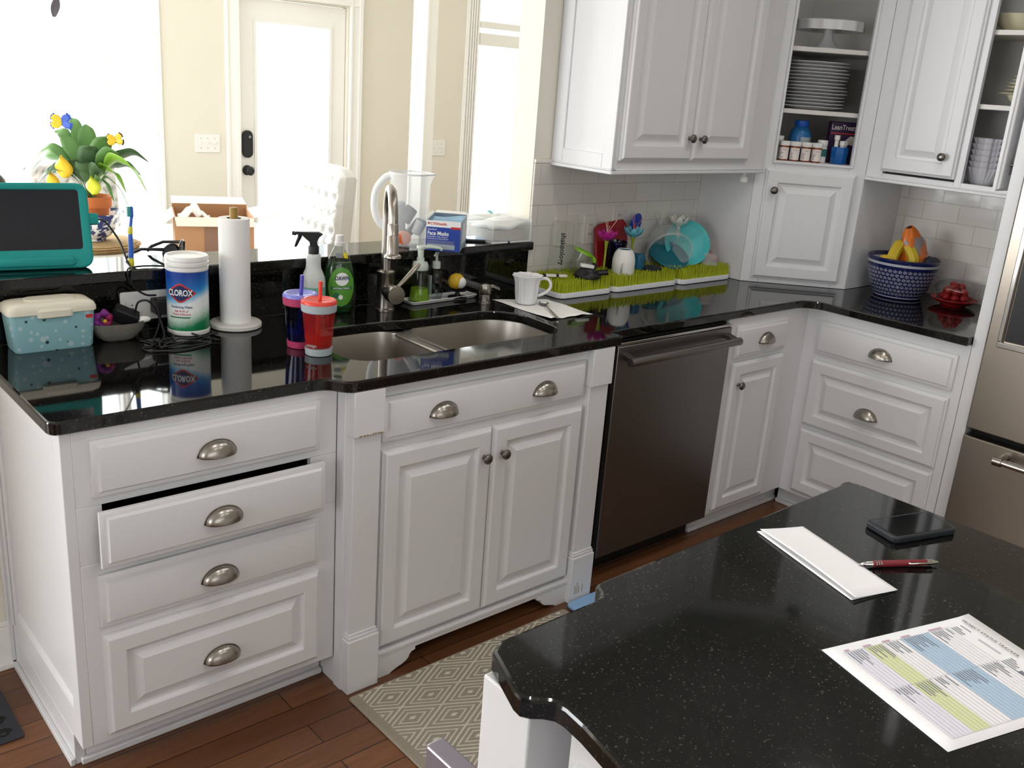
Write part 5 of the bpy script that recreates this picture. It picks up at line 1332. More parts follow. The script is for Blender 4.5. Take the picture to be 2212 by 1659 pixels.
# outlets on the tile
pbr('plate_ivory', '#dfdbd3', .35)
def tile_plate(x, z, w, n, label, slots):
    t = thing('wall_plate', label, 'wall plate', (x, YW-.009, z))
    k = M(Matrix.Translation((x, YW-.0092, z)) @ Matrix.Rotation(PI/2, 4, 'X')); k.rbox(-w, -.058, 0, w, .058, .006, r=.005, e=.003); obj('plate', k, 'plate_ivory', t)
    for i in range(n):
        xx = x+(i-(n-1)/2)*.046
        k = M(Matrix.Translation((xx, YW-.0150, z)) @ Matrix.Rotation(PI/2, 4, 'X')); k.rbox(-.0165, -.034, 0, .0165, .034, .0025, r=.004, e=.001); rc = obj('insert', k, 'plate_ivory', t)
        if slots:
            for dz in (-.018, .018):
                for dx in (-.006, .006): obj('slot', M().box(xx+dx-.001, YW-.0183, z+dz-.004, xx+dx+.001, YW-.0174, z+dz+.005), 'ink_black', rc)
    return t
tile_plate(2.055, 1.118, .060, 2, 'white double switch plate on the tile behind the clear shaker', False)
tile_plate(2.185, 1.118, .036, 1, 'white outlet plate with dark slots on the tile left of the red board', True)
tile_plate(2.345, 1.150, .036, 1, 'white outlet plate on the tile above the red board', True)

# shaker cup standing upside down, with sideways lettering
tinted('faint_clear', '#fcfdfc', .0); tinted('clear_cup', '#f6f8f6', .03)
cx, cy = 1.972, .555
t = thing('shaker_cup', 'tall clear shaker cup with sideways black lettering upside down on the mat', 'cup', (cx, cy, ZG))
m = M(); m.lathe([(.050,0),(.0505,.004),(.047,.012),(.042,.185),(.038,.192),(0,.193)], (cx, cy, ZG), 40, c0=False); obj('cup', m, 'faint_clear', t, smooth=50)
wrap_text('lettering', 'shakeology', .027, 'ink_black', t, (cx, cy), .0455, AZ(cx, cy)+.1, ZG+.098, .02, rot=-PI/2, lift=.001)
m = M(); m.lathe([(.0515,.0005),(.0515,.004),(.0500,.004)], (cx, cy, ZG), 40, c0=False, c1=False); obj('rim', m, 'clear_cup', t)
# small peeler-like white piece
t = thing('white_clip', 'slim white and black utensil piece at the left of the first mat', 'utensil', (1.885, .50, ZG))
m = M(T(1.893, .50, ZG+.006, -.55)); m.rbox(-.038, -.009, -.004, .05, .009, .005, r=.006, e=.002); obj('clip_body', m, 'white_plastic', t)
for x in (-.036, .012): obj('clip_band', M(T(1.893, .50, ZG+.006, -.55)).box(x-.005, -.0095, -.0045, x+.005, .0095, .0055), 'ink_black', t, bevel=.001)
# black lid with white tab
cx, cy = 2.02, .455
t = thing('black_dome', 'black domed lid with a white tab on the first grass mat', 'lid', (cx, cy, ZG))
m = M(); m.lathe([(.044,0),(.051,.003),(.052,.010),(.046,.020),(.034,.028),(.030,.034),(0,.035)], (cx, cy, ZG-.002), 36); obj('dome', m, 'black_plastic', t, smooth=40)
m = M(); m.tube([(cx+.028, cy-.026, ZG+.018), (cx+.052, cy-.042, ZG+.022), (cx+.060, cy-.048, ZG+.023)], [.011,.010,.012], 14); obj('spout', m, 'black_plastic', t, smooth=50)
m = M(T(cx-.002, cy+.002, ZG+.042, -.5, 0, .12)); m.rbox(-.026, -.013, -.006, .026, .013, .006, r=.006, e=.002); obj('tab', m, 'white_plastic', t)
m = M(T(cx+.018, cy+.002, ZG+.042, -.5)); m.rbox(.008, -.016, -.008, .02, .016, .008, r=.004, e=.002); obj('hinge', m, 'black_plastic', t)
# lime-rimmed cup
pbr('lime_plastic', '#86c22e', .4)
cx, cy = 2.065, .545; MX = T(cx, cy, ZG+.042, -.3) @ Matrix.Rotation(.38, 4, 'Y') @ Matrix.Rotation(.12, 4, 'X')
t = thing('lime_cup', 'clear cup with lime green rim and handle leaning on the mat', 'cup', (cx, cy, ZG))
m = M(MX); m.lathe([(.026,-.045),(.030,-.043),(.036,.035),(.034,.035),(.028,-.041),(0,-.042)], n=32); obj('cup', m, 'clear_cup', t, smooth=50)
m = M(MX); m.lathe([(.036,.032),(.041,.033),(.041,.040),(.028,.043),(.028,.040),(.036,.037)], n=36, c0=False, c1=False); obj('rim', m, 'lime_plastic', t, smooth=40)
m = M(MX); m.tube(smooth_path([(.037,0,.034),(.055,-.004,.024),(.06,-.005,-.002),(.05,-.003,-.03),(.034,0,-.04)], 5), .0055, 10, flat=1.4); obj('handle', m, 'lime_plastic', t, smooth=60)
# flower-shaped drying accessories
pbr('stem_lime', '#94a420', .5); pbr('petal_pink', '#b5178a', .45, vary=.1); pbr('petal_aqua', '#6fc0d6', .45, vary=.1); sheer('petal_milk', '#f2efe6', .97, .4); pbr('stamen_pink', '#e9c4bd', .5); pbr('stamen_coral', '#d9765f', .5)
def drying_flower(cx, cy, zf, label, petal, stam, stem='stem_lime', s=1., zs=None):
    t = thing('drying_flower', label, 'drying rack flower', (cx, cy, CT+.02), group='flower-shaped drying stems')
    m = M(); m.tube(smooth_path([(cx-.006, cy-.006, CT+.02), (cx-.005, cy-.004, CT+.08), (cx-.001, cy-.001, zf-.04), (cx, cy, zf-.004)], 5), [.0055]*3+[.0042]*8+[.0055,.0065,.0075,.009,.010], 10); obj('stem', m, stem, t, smooth=60)
    m = M(); m.sphere((cx, cy, zf), .017*s, .017*s, .009*s, 16, 8); cp = obj('flower_cup', m, petal, t, smooth=60)
    for k in range(7):
        a = 2*PI*k/7+.3; m = M()
        def fn(u, v):
            r = s*(.010+.030*math.sin(u*PI/2*.95)); h = s*(.034*u**1.6); w = s*.015*math.sin(PI*(.14+.80*u))*(v*2-1)
            r -= s*.006*(1-(v*2-1)**2)*0-.002*s*(v*2-1)**2*-1
            return (cx+r*math.cos(a)-w*math.sin(a), cy+r*math.sin(a)+w*math.cos(a), zf+h-.002)
        m.grid(fn, 8, 5); obj('petal', m, petal, t, smooth=80, solid=.0016)
    if stam:
        for k, (dx, dy, h) in enumerate(((-.016, .0, .072), (.006, .01, .078), (.028, -.016, .070), (-.005, -.012, .05))):
            m = M(); m.tube(smooth_path([(cx, cy, zf), (cx+dx*.3, cy+dy*.3, zf+h*.5), (cx+dx, cy+dy, zf+h)], 4), .0011, 6); m.sphere((cx+dx, cy+dy, zf+h), .0018, n=8, m=6); obj('stamen', m, stam, t, smooth=60)
drying_flower(2.172, .515, 1.100, 'magenta flower-shaped drying stem before the red board', 'petal_pink', 'stamen_pink')
drying_flower(2.340, .530, 1.102, 'aqua blue flower-shaped drying stem right of the red board', 'petal_aqua', 'stamen_coral')
drying_flower(2.650, .560, 1.130, 'milky white flower-shaped drying stem above the teal plates', 'petal_milk', None, 'petal_milk', 1.08)
m = M(); b = Vector((2.565, .590, 1.1))
m.tube([(2.565, .590, CT+.02), b, b+Vector((.006, 0, .045)), b+Vector((.012, 0, .085))], .0018, 6); m.tube([b+Vector((.004, 0, .03)), b+Vector((.03, -.008, .075))], .0016, 6); m.tube([b+Vector((.004, 0, .03)), b+Vector((-.02, .008, .07))], .0016, 6)
o = obj('drying_twig', m, 'pump_plastic', None, smooth=60); tag(o, 'thin milky branching drying twig against the tile', 'drying rack twig')
# red flexible board against the tile
pbr('red_plastic', '#9d1a1f', .35, vary=.12, vscale=12); tinted('blue_clear', '#7f88cf', .04); pbr('blue_deep', '#1c3fb0', .3, vary=.1); pbr('blue_teal', '#1d5f80', .35); pbr('dark_rubber', '#20262b', .6)
m = M(); o2 = [(-.085,.0),(.075,.0),(.085,.02),(.095,.10),(.088,.165),(.070,.178),(-.06,.165),(-.088,.150),(-.092,.05)]
rgs = []
for d_, k in ((0, .004), (.004, 0), (.010, 0), (.014, .004)):
    c_ = offset(o2 if area(o2) > 0 else list(reversed(o2)), k)
    rgs.append([(2.285+x, .575+.028*z/.17+d_, ZG+.001+z) for x, z in c_])
m.loft(rgs); o = obj('red_board', m, 'red_plastic', None, smooth=40); tag(o, 'red plastic board leaning on the tile behind the cups', 'board')
cx, cy = 2.262, .545
m = M(); m.lathe([(.029,0),(.033,.003),(.040,.094),(.0432,.097),(.0432,.106),(.0405,.108),(.038,.094),(.031,.006),(0,.006)], (cx, cy, ZG), 36); o = obj('violet_cup', m, 'blue_clear', None, smooth=40); tag(o, 'violet see-through cup standing behind the white bottle', 'cup')
cx, cy = 2.232, .470
t = thing('white_bottle_top', 'glossy white bottle top with dark mouth and sideways lettering on the middle mat', 'bottle', (cx, cy, ZG-.006))
m = M(); m.lathe([(.038,0),(.042,.002),(.0435,.010),(.0445,.045),(.0435,.062),(.039,.080),(.031,.094),(.026,.0985),(.024,.098),(.024,.085),(0,.085)], (cx, cy, ZG-.008), 40); obj('bottle_body', m, 'white_plastic', t, smooth=40)
m = M(); m.lathe([(.0238,.086),(.0238,.0965),(0,.0965)], (cx, cy, ZG-.008), 32); obj('mouth', m, 'blue_teal', t)
wrap_text('lettering', 'TOMMEE', .0105, 'ink_black', t, (cx, cy), .0448, AZ(cx, cy)-.12, ZG+.022, .0, rot=-PI/2, lift=.0009)
m = M(Matrix.Translation((2.408, .592, 1.134)) @ Matrix.Rotation(.25, 4, 'X') @ Matrix.Rotation(PI/2, 4, 'X')); m.lathe([(.024,0),(.030,.002),(.031,.008),(.027,.012),(0,.011)], n=30, sy=1.6); o = obj('blue_oval_lid', m, 'blue_deep', None, smooth=40); tag(o, 'deep blue oval lid standing behind the aqua flower', 'lid')
m = M(); m.lathe([(.022,0),(.024,.002),(.026,.05),(.025,.058),(.02,.061),(0,.062)], (2.345, .495, ZG), 28); o = obj('blue_stopper', m, 'blue_teal', None, smooth=40); tag(o, 'dark blue rounded cap right of the white bottle top', 'cap')
m = M(); m.lathe([(.038,0),(.046,.004),(.046,.012),(.038,.016),(0,.017)], (2.398, .468, ZG-.004), 34, sy=.8); o = obj('black_disc', m, 'dark_rubber', None, smooth=40); tag(o, 'flat dark oval disc on the right half of the middle mat', 'lid')
# clear food container lying on its side
sheer('cloudy_clear', '#dfe2e0', .2, .25); sheer('cloudy_edge', '#dfe2e0', .28, .25)
MX = T(2.530, .505, ZG+.070, -.35) @ Matrix.Rotation(-1.05, 4, 'X') @ Matrix.Rotation(.16, 4, 'Y')
t = thing('clear_container', 'cloudy clear round food container tipped on its side on the mat', 'container', (2.535, .525, ZG))
m = M(MX); m.lathe([(.062,.075),(.068,.072),(.088,-.01),(.092,-.026),(.0905,-.026),(.086,-.01),(.066,.070),(0,.073)], n=48, c0=False); obj('container', m, 'cloudy_clear', t, smooth=50)
m = M(MX); m.lathe([(.0905,-.020),(.098,-.022),(.098,-.030),(.0905,-.029)], n=48, c0=False, c1=False); m.lathe([(.062,.0745),(.066,.072),(.066,.076),(.060,.077)], n=40, c0=False, c1=False); obj('rim', m, 'cloudy_edge', t, smooth=40)
# teal plates leaning
pbr('teal_plate', '#4fc3c6', .4, vary=.05, bump=.15, bscale=120); pbr('teal_deep', '#176b7c', .4)
def plate(cx, cy, r, rz, lean, label, mat, z=0):
    MX = T(cx, cy, ZG+z+r*math.cos(lean)*.99-.006, rz) @ Matrix.Rotation(PI/2-lean, 4, 'X')
    m = M(MX); m.lathe([(r*.62,-.012),(r*.70,-.012),(r*.80,-.004),(r*.97,.006),(r,.006),(r,.0105),(r*.97,.0115),(r*.80,.001),(r*.68,-.006),(0,-.006)], n=56)
    o = obj('divided_plate', m, mat, None, smooth=40); tag(o, label, 'plate'); return o
plate(2.668, .520, .098, -.60, .46, 'light teal child plate leaning at the front of the third mat', 'teal_plate')
plate(2.555, .520, .088, -.30, 1.02, 'dark teal plate lying low behind the clear container', 'teal_deep', -.004)
m = M(along((2.772, .535, ZG+.043), (.42, -.80, -.36))); m.lathe([(.041,-.006),(.046,-.004),(.045,.004),(.012,.088),(.004,.094),(0,.095)], n=36, sy=.8); o = obj('red_funnel', m, 'red_plastic', None, smooth=40); tag(o, 'red pointed lid lying at the far right of the mats', 'lid')
m = M(); m.lathe([(.040,0),(.042,.003),(.033,.052),(.031,.053),(.039,.005),(0,.004)], (2.745, .455, ZG-.004), 32); o = obj('small_clear_cup', m, 'cloudy_clear', None, smooth=40); tag(o, 'small cloudy clear cup right of the light teal plate', 'cup')
# ================================================================ corner niche
pbr('glazed_white', '#dcdcdc', .22, vary=.03); pbr('amber', '#8a3d12', .25, vary=.1); pbr('pill_label', '#e9e0da', .6, vary=.04); pbr('bottle_blue', '#2a6fa8', .3, vary=.15); pbr('cap_blue', '#1f5fc4', .35); pbr('deep_blue_clear', '#1a5fa8', .2, vary=.1); pbr('box_purple', '#3a1f4a', .5, vary=.1)
def scal(n, k): return lambda a, z: 1+k*math.cos(n*a)
NS = lambda s, d: TW(s, d)
# cake stand
c = NS(.236, .16); zs = 1.8618
t = thing('cake_stand', 'white scalloped cake stand on the upper niche shelf', 'cake stand', (c.x, c.y, zs))
m = M(); m.lathe([(.062,0),(.063,.004),(.045,.014),(.024,.035),(.017,.065),(.019,.088),(.026,.094),(.026,.098),(0,.098)], (c.x, c.y, zs), 40, wob=scal(8, .025)); obj('pedestal', m, 'glazed_white', t, smooth=50)
m = M(); m.lathe([(.026,.097),(.128,.099),(.132,.072),(.1365,.070),(.139,.105),(.134,.1085),(0,.1085)], (c.x, c.y, zs), 72, wob=lambda a, z: 1+(.030*math.cos(14*a) if z < .09 else .012*math.cos(14*a))); obj('plate', m, 'glazed_white', t, smooth=40)
# stack of dinner plates
c = NS(.205, .165); z = 1.6240
for k in range(14):
    r = .139+rnd.uniform(-.003, .003); dx, dy = rnd.uniform(-.003,.003), rnd.uniform(-.003,.003); ph = rnd.uniform(0, 6)
    m = M(); m.lathe([(.085,0),(.088,0),(.095,.003),(r,.0125),(r+.001,.0145),(r-.002,.0155),(.096,.0065),(.085,.0045),(0,.0045)], (c.x+dx, c.y+dy, z), 48, wob=lambda a, zz, ph=ph: 1+(.012*math.sin(10*a+ph) if zz > .01 else 0))
    o = obj('dinner_plate', m, 'glazed_white', None, smooth=50); tag(o, 'white ruffled dinner plate in the tall stack on the middle niche shelf', 'plate', 'stacked dinner plates in the niche')
    z += .0132
# amber pill bottles
def pill(s, d, label):
    c = NS(s, d); z = 1.4190; r = .0195
    t = thing('pill_bottle', label, 'pill bottle', (c.x, c.y, z), group='amber pill bottles in the niche')
    az = AZ(c.x, c.y)
    m = M(); m.lathe([(r-.002,0),(r,.002),(r,.060),(r-.002,.062),(0,.062)], (c.x, c.y, z), 24); obj('bottle', m, 'amber', t)
    m = M(); patch(m, (c.x, c.y), r, az-1.15, az+1.25, z+.006, z+.053, .0005, 16); obj('label', m, 'pill_label', t)
    m = M()
    for k in range(4): patch(m, (c.x, c.y), r, az-.75, az-.75+.25+.5*rnd.random(), z+.012+.006*k, z+.0145+.006*k, .0009, 6)
    patch(m, (c.x, c.y), r, az-.2, az+.6, z+.043, z+.045, .0009, 6); obj('label_print', m, 'ink_grey', t)
    m = M(); m.lathe([(.0215,.060),(.022,.062),(.022,.076),(.0205,.078),(0,.078)], (c.x, c.y, z), 28); obj('cap', m, 'white_plastic', t)
pill(.109, .040, 'leftmost of the four amber pill bottles in the niche'); pill(.153, .040, 'second amber pill bottle from the left in the niche')
pill(.197, .040, 'third amber pill bottle from the left in the niche'); pill(.241, .042, 'rightmost of the four amber pill bottles in the niche')
c = NS(.270, .085); z = 1.4190
t = thing('white_pill_bottle', 'taller white bottle with a teal label behind the amber bottles', 'pill bottle', (c.x, c.y, z))
m = M(); m.lathe([(.019,0),(.021,.002),(.021,.062),(.016,.068),(0,.068)], (c.x, c.y, z), 26); obj('bottle', m, 'white_plastic', t)
m = M(); m.lathe([(.0205,.067),(.021,.069),(.021,.088),(.019,.090),(0,.090)], (c.x, c.y, z), 26); obj('cap', m, 'white_plastic', t)
m = M(); patch(m, (c.x, c.y), .021, AZ(c.x, c.y)-.3, AZ(c.x, c.y)+1.2, z+.025, z+.055, .0006, 12); obj('label', m, 'teal_ink', t)
c = NS(.092, .085); m = M(); m.lathe([(.017,0),(.019,.002),(.019,.075),(.016,.078),(.019,.08),(.019,.095),(0,.096)], (c.x, c.y, 1.4190), 24); o = obj('white_tube', m, 'white_plastic', None, smooth=40); tag(o, 'white bottle half hidden at the left edge of the niche floor', 'bottle')
c = NS(.185, .135); z = 1.4190
t = thing('blue_bottle', 'large blue bottle with a bright blue cap behind the pill bottles', 'bottle', (c.x, c.y, z))
m = M(); m.lathe([(.040,0),(.044,.004),(.045,.095),(.042,.115),(.030,.132),(.025,.136),(0,.136)], (c.x, c.y, z), 36); obj('bottle', m, 'bottle_blue', t)
m = M(); m.lathe([(.028,.136),(.029,.138),(.029,.158),(.027,.160),(0,.160)], (c.x, c.y, z), 30); obj('cap', m, 'cap_blue', t)
m = M(); patch(m, (c.x, c.y), .045, AZ(c.x,c.y)+.1, AZ(c.x,c.y)+1.2, z+.05, z+.095, .0006, 12); obj('label', m, 'band_grey', t)
MXb = Matrix.Translation(NS(.372, .145)) ; 
t = thing('treats_box', 'dark purple packet with white lettering at the right of the niche floor', 'packet', tuple(NS(.372, .135))[:2]+(1.4190,))
m = M(); FD.box(m, .305, .445, 1.4190, 1.585, -.14, -.19); obj('packet', m, 'box_purple', t, bevel=.003)
text('lettering', 'LeanTreats', .0285, 'ink_white', t, FD.p(.309, 1.562, -.1395), ab, (0,0,1), .01, 'LEFT', narrow=.8, lift=.0006)
m = M(); FD.box(m, .309, .44, 1.536, 1.541, -.1385, -.1395); obj('red_line', m, 'ink_red', t)
m = M(); m.add([FD.p(.36, 1.50, -.1392), FD.p(.42, 1.49, -.1392), FD.p(.43, 1.525, -.1392), FD.p(.39, 1.53, -.1392)], [(0,1,2,3)]); obj('picture_patch', m, 'pill_label', t, smooth=0)
t = thing('blue_jar', 'glossy blue jar holding white bottles at the right of the niche', 'jar', tuple(NS(.340, .075))[:2]+(1.4190,))
c = NS(.340, .075); m = M(); m.lathe([(.031,0),(.034,.004),(.036,.06),(.034,.068),(.031,.068),(.030,.01),(0,.008)], (c.x, c.y, 1.4190), 8, ax=Matrix.Translation((c.x, c.y, 1.4190)) @ Matrix.Rotation(.2, 4, 'Z')); obj('jar', m, 'deep_blue_clear', t, bevel=.003)
for ds, dd, h, lb in ((-.016, .005, .105, 'square white bottle standing at the back of the blue jar'), (.004, -.012, .084, 'small round white cap showing over the front of the blue jar'), (.019, .008, .084, 'small white cap at the right of the blue jar')):
    q = NS(.340+ds, .075+dd); m = M(); m.lathe([(.008,.0),(.0085,.02),(.0085,h-.02),(.0115,h-.018),(.0115,h),(0,h)], (q.x, q.y, 1.4275), 16); o = obj('white_vial', m, 'white_plastic', None, smooth=40); tag(o, lb, 'bottle')

# ================================================================ right wall cabinet contents
def ribs(a, z): return 1+.022*math.cos(28*a)*(z > .004)+.05*math.cos(14*a)*max(0, (z-.05)/.015)
pbr('grey_china', '#c9c8cf', .3, vary=.04); pbr('cream_china', '#ddd8b8', .3, vary=.05)
z = 1.3988
for k in range(6):
    m = M(); m.lathe([(.034,0),(.038,.001),(.058,.03),(.073,.058),(.077,.066),(.074,.0665),(.068,.056),(.052,.028),(.032,.006),(0,.005)], (3.275, -.372, z), 140, wob=ribs)
    o = obj('ruffled_bowl', m, 'grey_china', None, smooth=60); tag(o, 'white ruffled bowl in the stack on the right cabinet floor', 'bowl', 'stacked ruffled bowls'); z += .0215
m = M(); m.lathe([(.03,0),(.034,.004),(.034,.09),(.038,.14),(.036,.14),(.031,.09),(.03,.01),(0,.008)], (3.30, -.495, 1.3988), 20, wob=scal(10, .04)); o = obj('cut_glass', m, 'clear_cup', None, smooth=20); tag(o, 'ribbed clear glass beside the ruffled bowls', 'glass')
m = M(); m.lathe([(.035,0),(.04,.002),(.07,.02),(.082,.04),(.08,.041),(.06,.018),(0,.008)], (3.33, -.455, 1.6923), 40); o = obj('cream_bowl', m, 'cream_china', None, smooth=50); tag(o, 'cream bowl under the stacked saucers on the cabinet shelf', 'bowl')
z = 1.7255
for k in range(6):
    r = .110-.010*(k > 0)-.006*k; m = M(); m.lathe([(.05,0),(.055,.001),(r,.010),(r+.001,.012),(r-.002,.0125),(.056,.004),(0,.003)], (3.33+rnd.uniform(-.003,.003), -.455+rnd.uniform(-.004,.004), z), 44)
    o = obj('saucer', m, 'cream_china', None, smooth=50); tag(o, 'cream saucer stacked on the cream bowl in the right cabinet', 'saucer', 'stacked cream saucers'); z += .0125
m = M(); m.lathe([(.04,0),(.045,.003),(.08,.03),(.10,.06),(.098,.061),(.075,.028),(0,.012)], (3.32, -.36, 1.9502), 40); o = obj('serving_bowl', m, 'cream_china', None, smooth=50); tag(o, 'cream serving bowl on the top shelf of the right cabinet', 'bowl')

# ================================================================ right counter: fruit bowl and berries
g = NT('swirl_pottery'); sp = g.n('ShaderNodeSeparateXYZ'); g.l(g.tc.outputs['Object'], sp.inputs[0])
ang_ = g.math('MULTIPLY', g.math('ARCTAN2', sp.outputs[1], sp.outputs[0]), 44/(2*PI))
zz = g.math('DIVIDE', sp.outputs[2], .0158)
row = g.math('FLOOR', zz)
u = g.math('SUBTRACT', g.math('FRACT', g.math('ADD', ang_, g.math('MULTIPLY', row, .5))), .5)
v = g.math('SUBTRACT', g.math('FRACT', zz), .5)
rr = g.math('SQRT', g.math('ADD', g.math('MULTIPLY', u, u), g.math('MULTIPLY', v, v)))
th = g.math('DIVIDE', g.math('ARCTAN2', v, u), 2*PI)
sw = g.math('FRACT', g.math('ADD', g.math('MULTIPLY', rr, 4.2), th))
ring = g.math('MULTIPLY', g.math('LESS_THAN', sw, .40), g.math('LESS_THAN', rr, .43))
inband = g.math('MULTIPLY', g.math('GREATER_THAN', sp.outputs[2], .018), g.math('LESS_THAN', sp.outputs[2], .128))
f = g.math('MULTIPLY', ring, inband)
band = g.math('MULTIPLY', g.math('GREATER_THAN', sp.outputs[2], .138), g.math('LESS_THAN', sp.outputs[2], .148))
foot = g.math('MULTIPLY', g.math('GREATER_THAN', sp.outputs[2], .006), g.math('LESS_THAN', sp.outputs[2], .0095))
f = g.math('MAXIMUM', f, g.math('MAXIMUM', band, foot))
nz = g.noise(g.tc.outputs['Object'], 30)
g.l(g.mix(f, g.mix(nz.outputs['Fac'], '#141a42', '#1d2557'), '#b9bcc6'), g.b.inputs['Base Color']); g.set(Roughness=.13)
bx, by = 3.272, -.128
m = M(); m.lathe([(.088,0),(.094,.002),(.096,.012),(.103,.02),(.118,.05),(.130,.09),(.137,.13),(.1405,.152),(.1425,.157),(.1425,.163),(.139,.165),(.135,.160),(.131,.13),(.123,.09),(.108,.045),(.085,.018),(0,.014)], (bx, by, CT), 64)
o = obj('fruit_bowl', m, 'swirl_pottery', None, smooth=50); tag(o, 'large navy pottery bowl with white swirls holding fruit', 'bowl')
pbr('banana_skin', '#c9ae2e', .5, vary=.2, vscale=14); pbr('banana_tip', '#5b4a20', .6); pbr('lemon_skin', '#dcb532', .5, vary=.08, bump=.3, bscale=150)
t = thing('banana_bunch', 'small bunch of yellow bananas standing in the navy bowl', 'bananas', (3.23, -.10, 1.02))
stem = Vector((3.262, -.112, 1.152))
for dx, dy, k in ((-.050, -.002, .0), (-.012, -.052, .2), (.026, -.030, .1)):
    p1 = stem+Vector((dx*.55, dy*.55, -.030)); p2 = stem+Vector((dx*1.3, dy*1.3, -.075)); p3 = stem+Vector((dx*1.0, dy*1.0, -.125))
    pth = smooth_path([stem+Vector((0, 0, -.004)), stem+Vector((dx*.18, dy*.18, -.014)), p1, p2, p3], 5); n_ = len(pth)
    m = M(); m.tube(pth, [.005+.0185*min(1, max(0, (i/n_-.12)*3.2))*(1-max(0, (i/n_-.85)*3.5)) for i in range(n_)], 7); obj('banana', m, 'banana_skin', t, smooth=45)
m = M(); m.tube([stem+Vector((0, 0, -.012)), stem+Vector((.002, -.001, .002)), stem+Vector((.004, -.003, .012))], [.0095,.008,.007], 8); obj('stem', m, 'banana_tip', t, smooth=50)
m = M(); m.sphere((3.190, -.088, 1.060), .030, .026, .025, 18, 12); o = obj('lemon', m, 'lemon_skin', None, smooth=60); tag(o, 'yellow lemon at the left rim of the navy bowl', 'lemon')
g = NT('bag_film'); n1 = g.noise(g.tc.outputs['Object'], 16, 2); sp = g.n('ShaderNodeSeparateXYZ'); g.l(g.tc.outputs['Object'], sp.inputs[0])
k1 = g.ramp(n1.outputs['Fac'], [(.50, (0,0,0,1)), (.54, (1,1,1,1))])
g.l(g.mix(k1, '#d8701f', '#8f8a88'), g.b.inputs['Base Color']); g.set(Roughness=.25)
t = thing('fruit_bag', 'crumpled orange and clear bag of dark fruit standing in the navy bowl', 'bag', (3.315, -.155, 1.02))
m = M(); b = (3.318, -.150, 1.045)
def crum(a, z): return 1+.10*math.sin(3*a+z*40)+.06*math.sin(7*a-z*60)
A_ = T(*b, 0, -.12, -.34)
m.lathe([(.066,-.03),(.074,0),(.074,.03),(.067,.06),(.056,.09),(.045,.12),(.034,.145),(.020,.166),(.012,.165)], n=48, ax=A_, wob=crum, sy=.78, c1=False); obj('bag', m, 'bag_film', t, smooth=30)
pbr('dark_fruit', '#262a3a', .5, vary=.3)
m = M(); m.sphere((3.315, -.215, 1.058), .040, .034, .032, 18, 10, wob=lambda p, q: 1+.06*math.sin(4*p)); o = obj('dark_fruit', m, 'dark_fruit', None, smooth=60); tag(o, 'dark purple fruit showing below the orange bag', 'fruit')
# red plate of strawberries
pbr('red_glaze', '#8f1a1e', .2, vary=.08); pbr('berry', '#a3191d', .35, vary=.2, vscale=40, bump=.5, bscale=220); tinted('clam_clear', '#e9eaea', .05)
px_, py_ = 3.340, -.334
m = M(); m.lathe([(.045,0),(.048,.003),(.05,.008),(.068,.012),(.085,.022),(.090,.027),(.089,.0295),(.080,.025),(.060,.016),(0,.014)], (px_, py_, CT), 48); o = obj('red_dish', m, 'red_glaze', None, smooth=50); tag(o, 'shallow red footed dish on the counter beside the navy bowl', 'dish')
zc = CT+.0175; n_b = 0
for lay, cnt, r_ in ((0, 7, .0405), (0, 1, 0), (1, 6, .034), (1, 1, 0), (2, 3, .018)):
    for k in range(cnt):
        a = 2*PI*k/cnt+lay*.5; q = (px_+r_*math.cos(a), py_+r_*math.sin(a), zc+.0165+.0225*lay)
        m = M(); m.sphere(q, .0178, .0178, .0160, 14, 9, wob=lambda p, t_: 1-.12*max(0, t_)); o = obj('strawberry', m, 'berry', None, smooth=60); tag(o, 'red strawberry heaped in the clear box on the red dish', 'strawberry', 'strawberries in the clear box')
m = M(); m.loft([[(x, y, CT+z) for x, y in rrect(px_-.062+i, py_-.062+i, px_+.062-i, py_+.062-i, .014, 4)] for z, i in ((.0165, .014), (.018, .010), (.066, .0), (.0675, -.004), (.0695, -.004), (.094, .008), (.097, .014))]); o = obj('clear_box', m, 'clam_clear', None, smooth=40); tag(o, 'clear plastic berry box standing on the red dish', 'box')

# ================================================================ on the island
pbr('sheet_white', '#f4f3f5', .6, vary=.008)
ZI = CT
def sheet(name, pts, bend, mat, z=.0006, th=.0005, par=None):
    p00, p10, p11, p01 = [Vector((x, y, 0)) for x, y in pts]; m = M()
    m.grid(lambda u, v: tuple(((p00*(1-u)+p10*u)*(1-v)+(p01*(1-u)+p11*u)*v)+Vector((0, 0, ZI+z+bend(u, v)))), 14, 10); return obj(name, m, mat, par, smooth=60, solid=th)
E1 = [(.872,-1.136), (.958,-1.170), (.886,-1.3925), (.796,-1.368)]
o = sheet('folded_letter', [(x-.003, y+.004) for x, y in E1], lambda u, v: .0008, 'sheet_white'); tag(o, 'lower white folded sheet under the top one on the island', 'paper')
o = sheet('white_envelope', E1, lambda u, v: .0022+.006*(1-u)**2*.6+.003*math.sin(PI*v)*(1-u), 'sheet_white', .001); tag(o, 'blank white folded sheet lying on top beside the pen', 'paper')
pbr('phone_case', '#20262c', .5); pbr('phone_glass', '#0b0d10', .06)
t = thing('mobile_phone', 'black mobile phone in a dark rubber case on the island', 'phone', (1.128, -1.290, ZI), math.radians(-17.5))
MX = T(1.128, -1.290, ZI+.0005, math.radians(-17.5))
m = M(MX); m.rbox(-.077, -.039, 0, .077, .039, .0125, r=.012, e=.003); cs = obj('case', m, 'phone_case', t, smooth=40)
m = M(MX); m.rbox(-.070, -.033, .0124, .070, .033, .0131, r=.007, e=.0003); obj('screen', m, 'phone_glass', t)
pbr('pen_red', '#7a1f28', .4, vary=.05)
a, b = Vector((.905, -1.311, ZI+.0065)), Vector((1.034, -1.387, ZI+.0065)); d = (b-a).normalized()
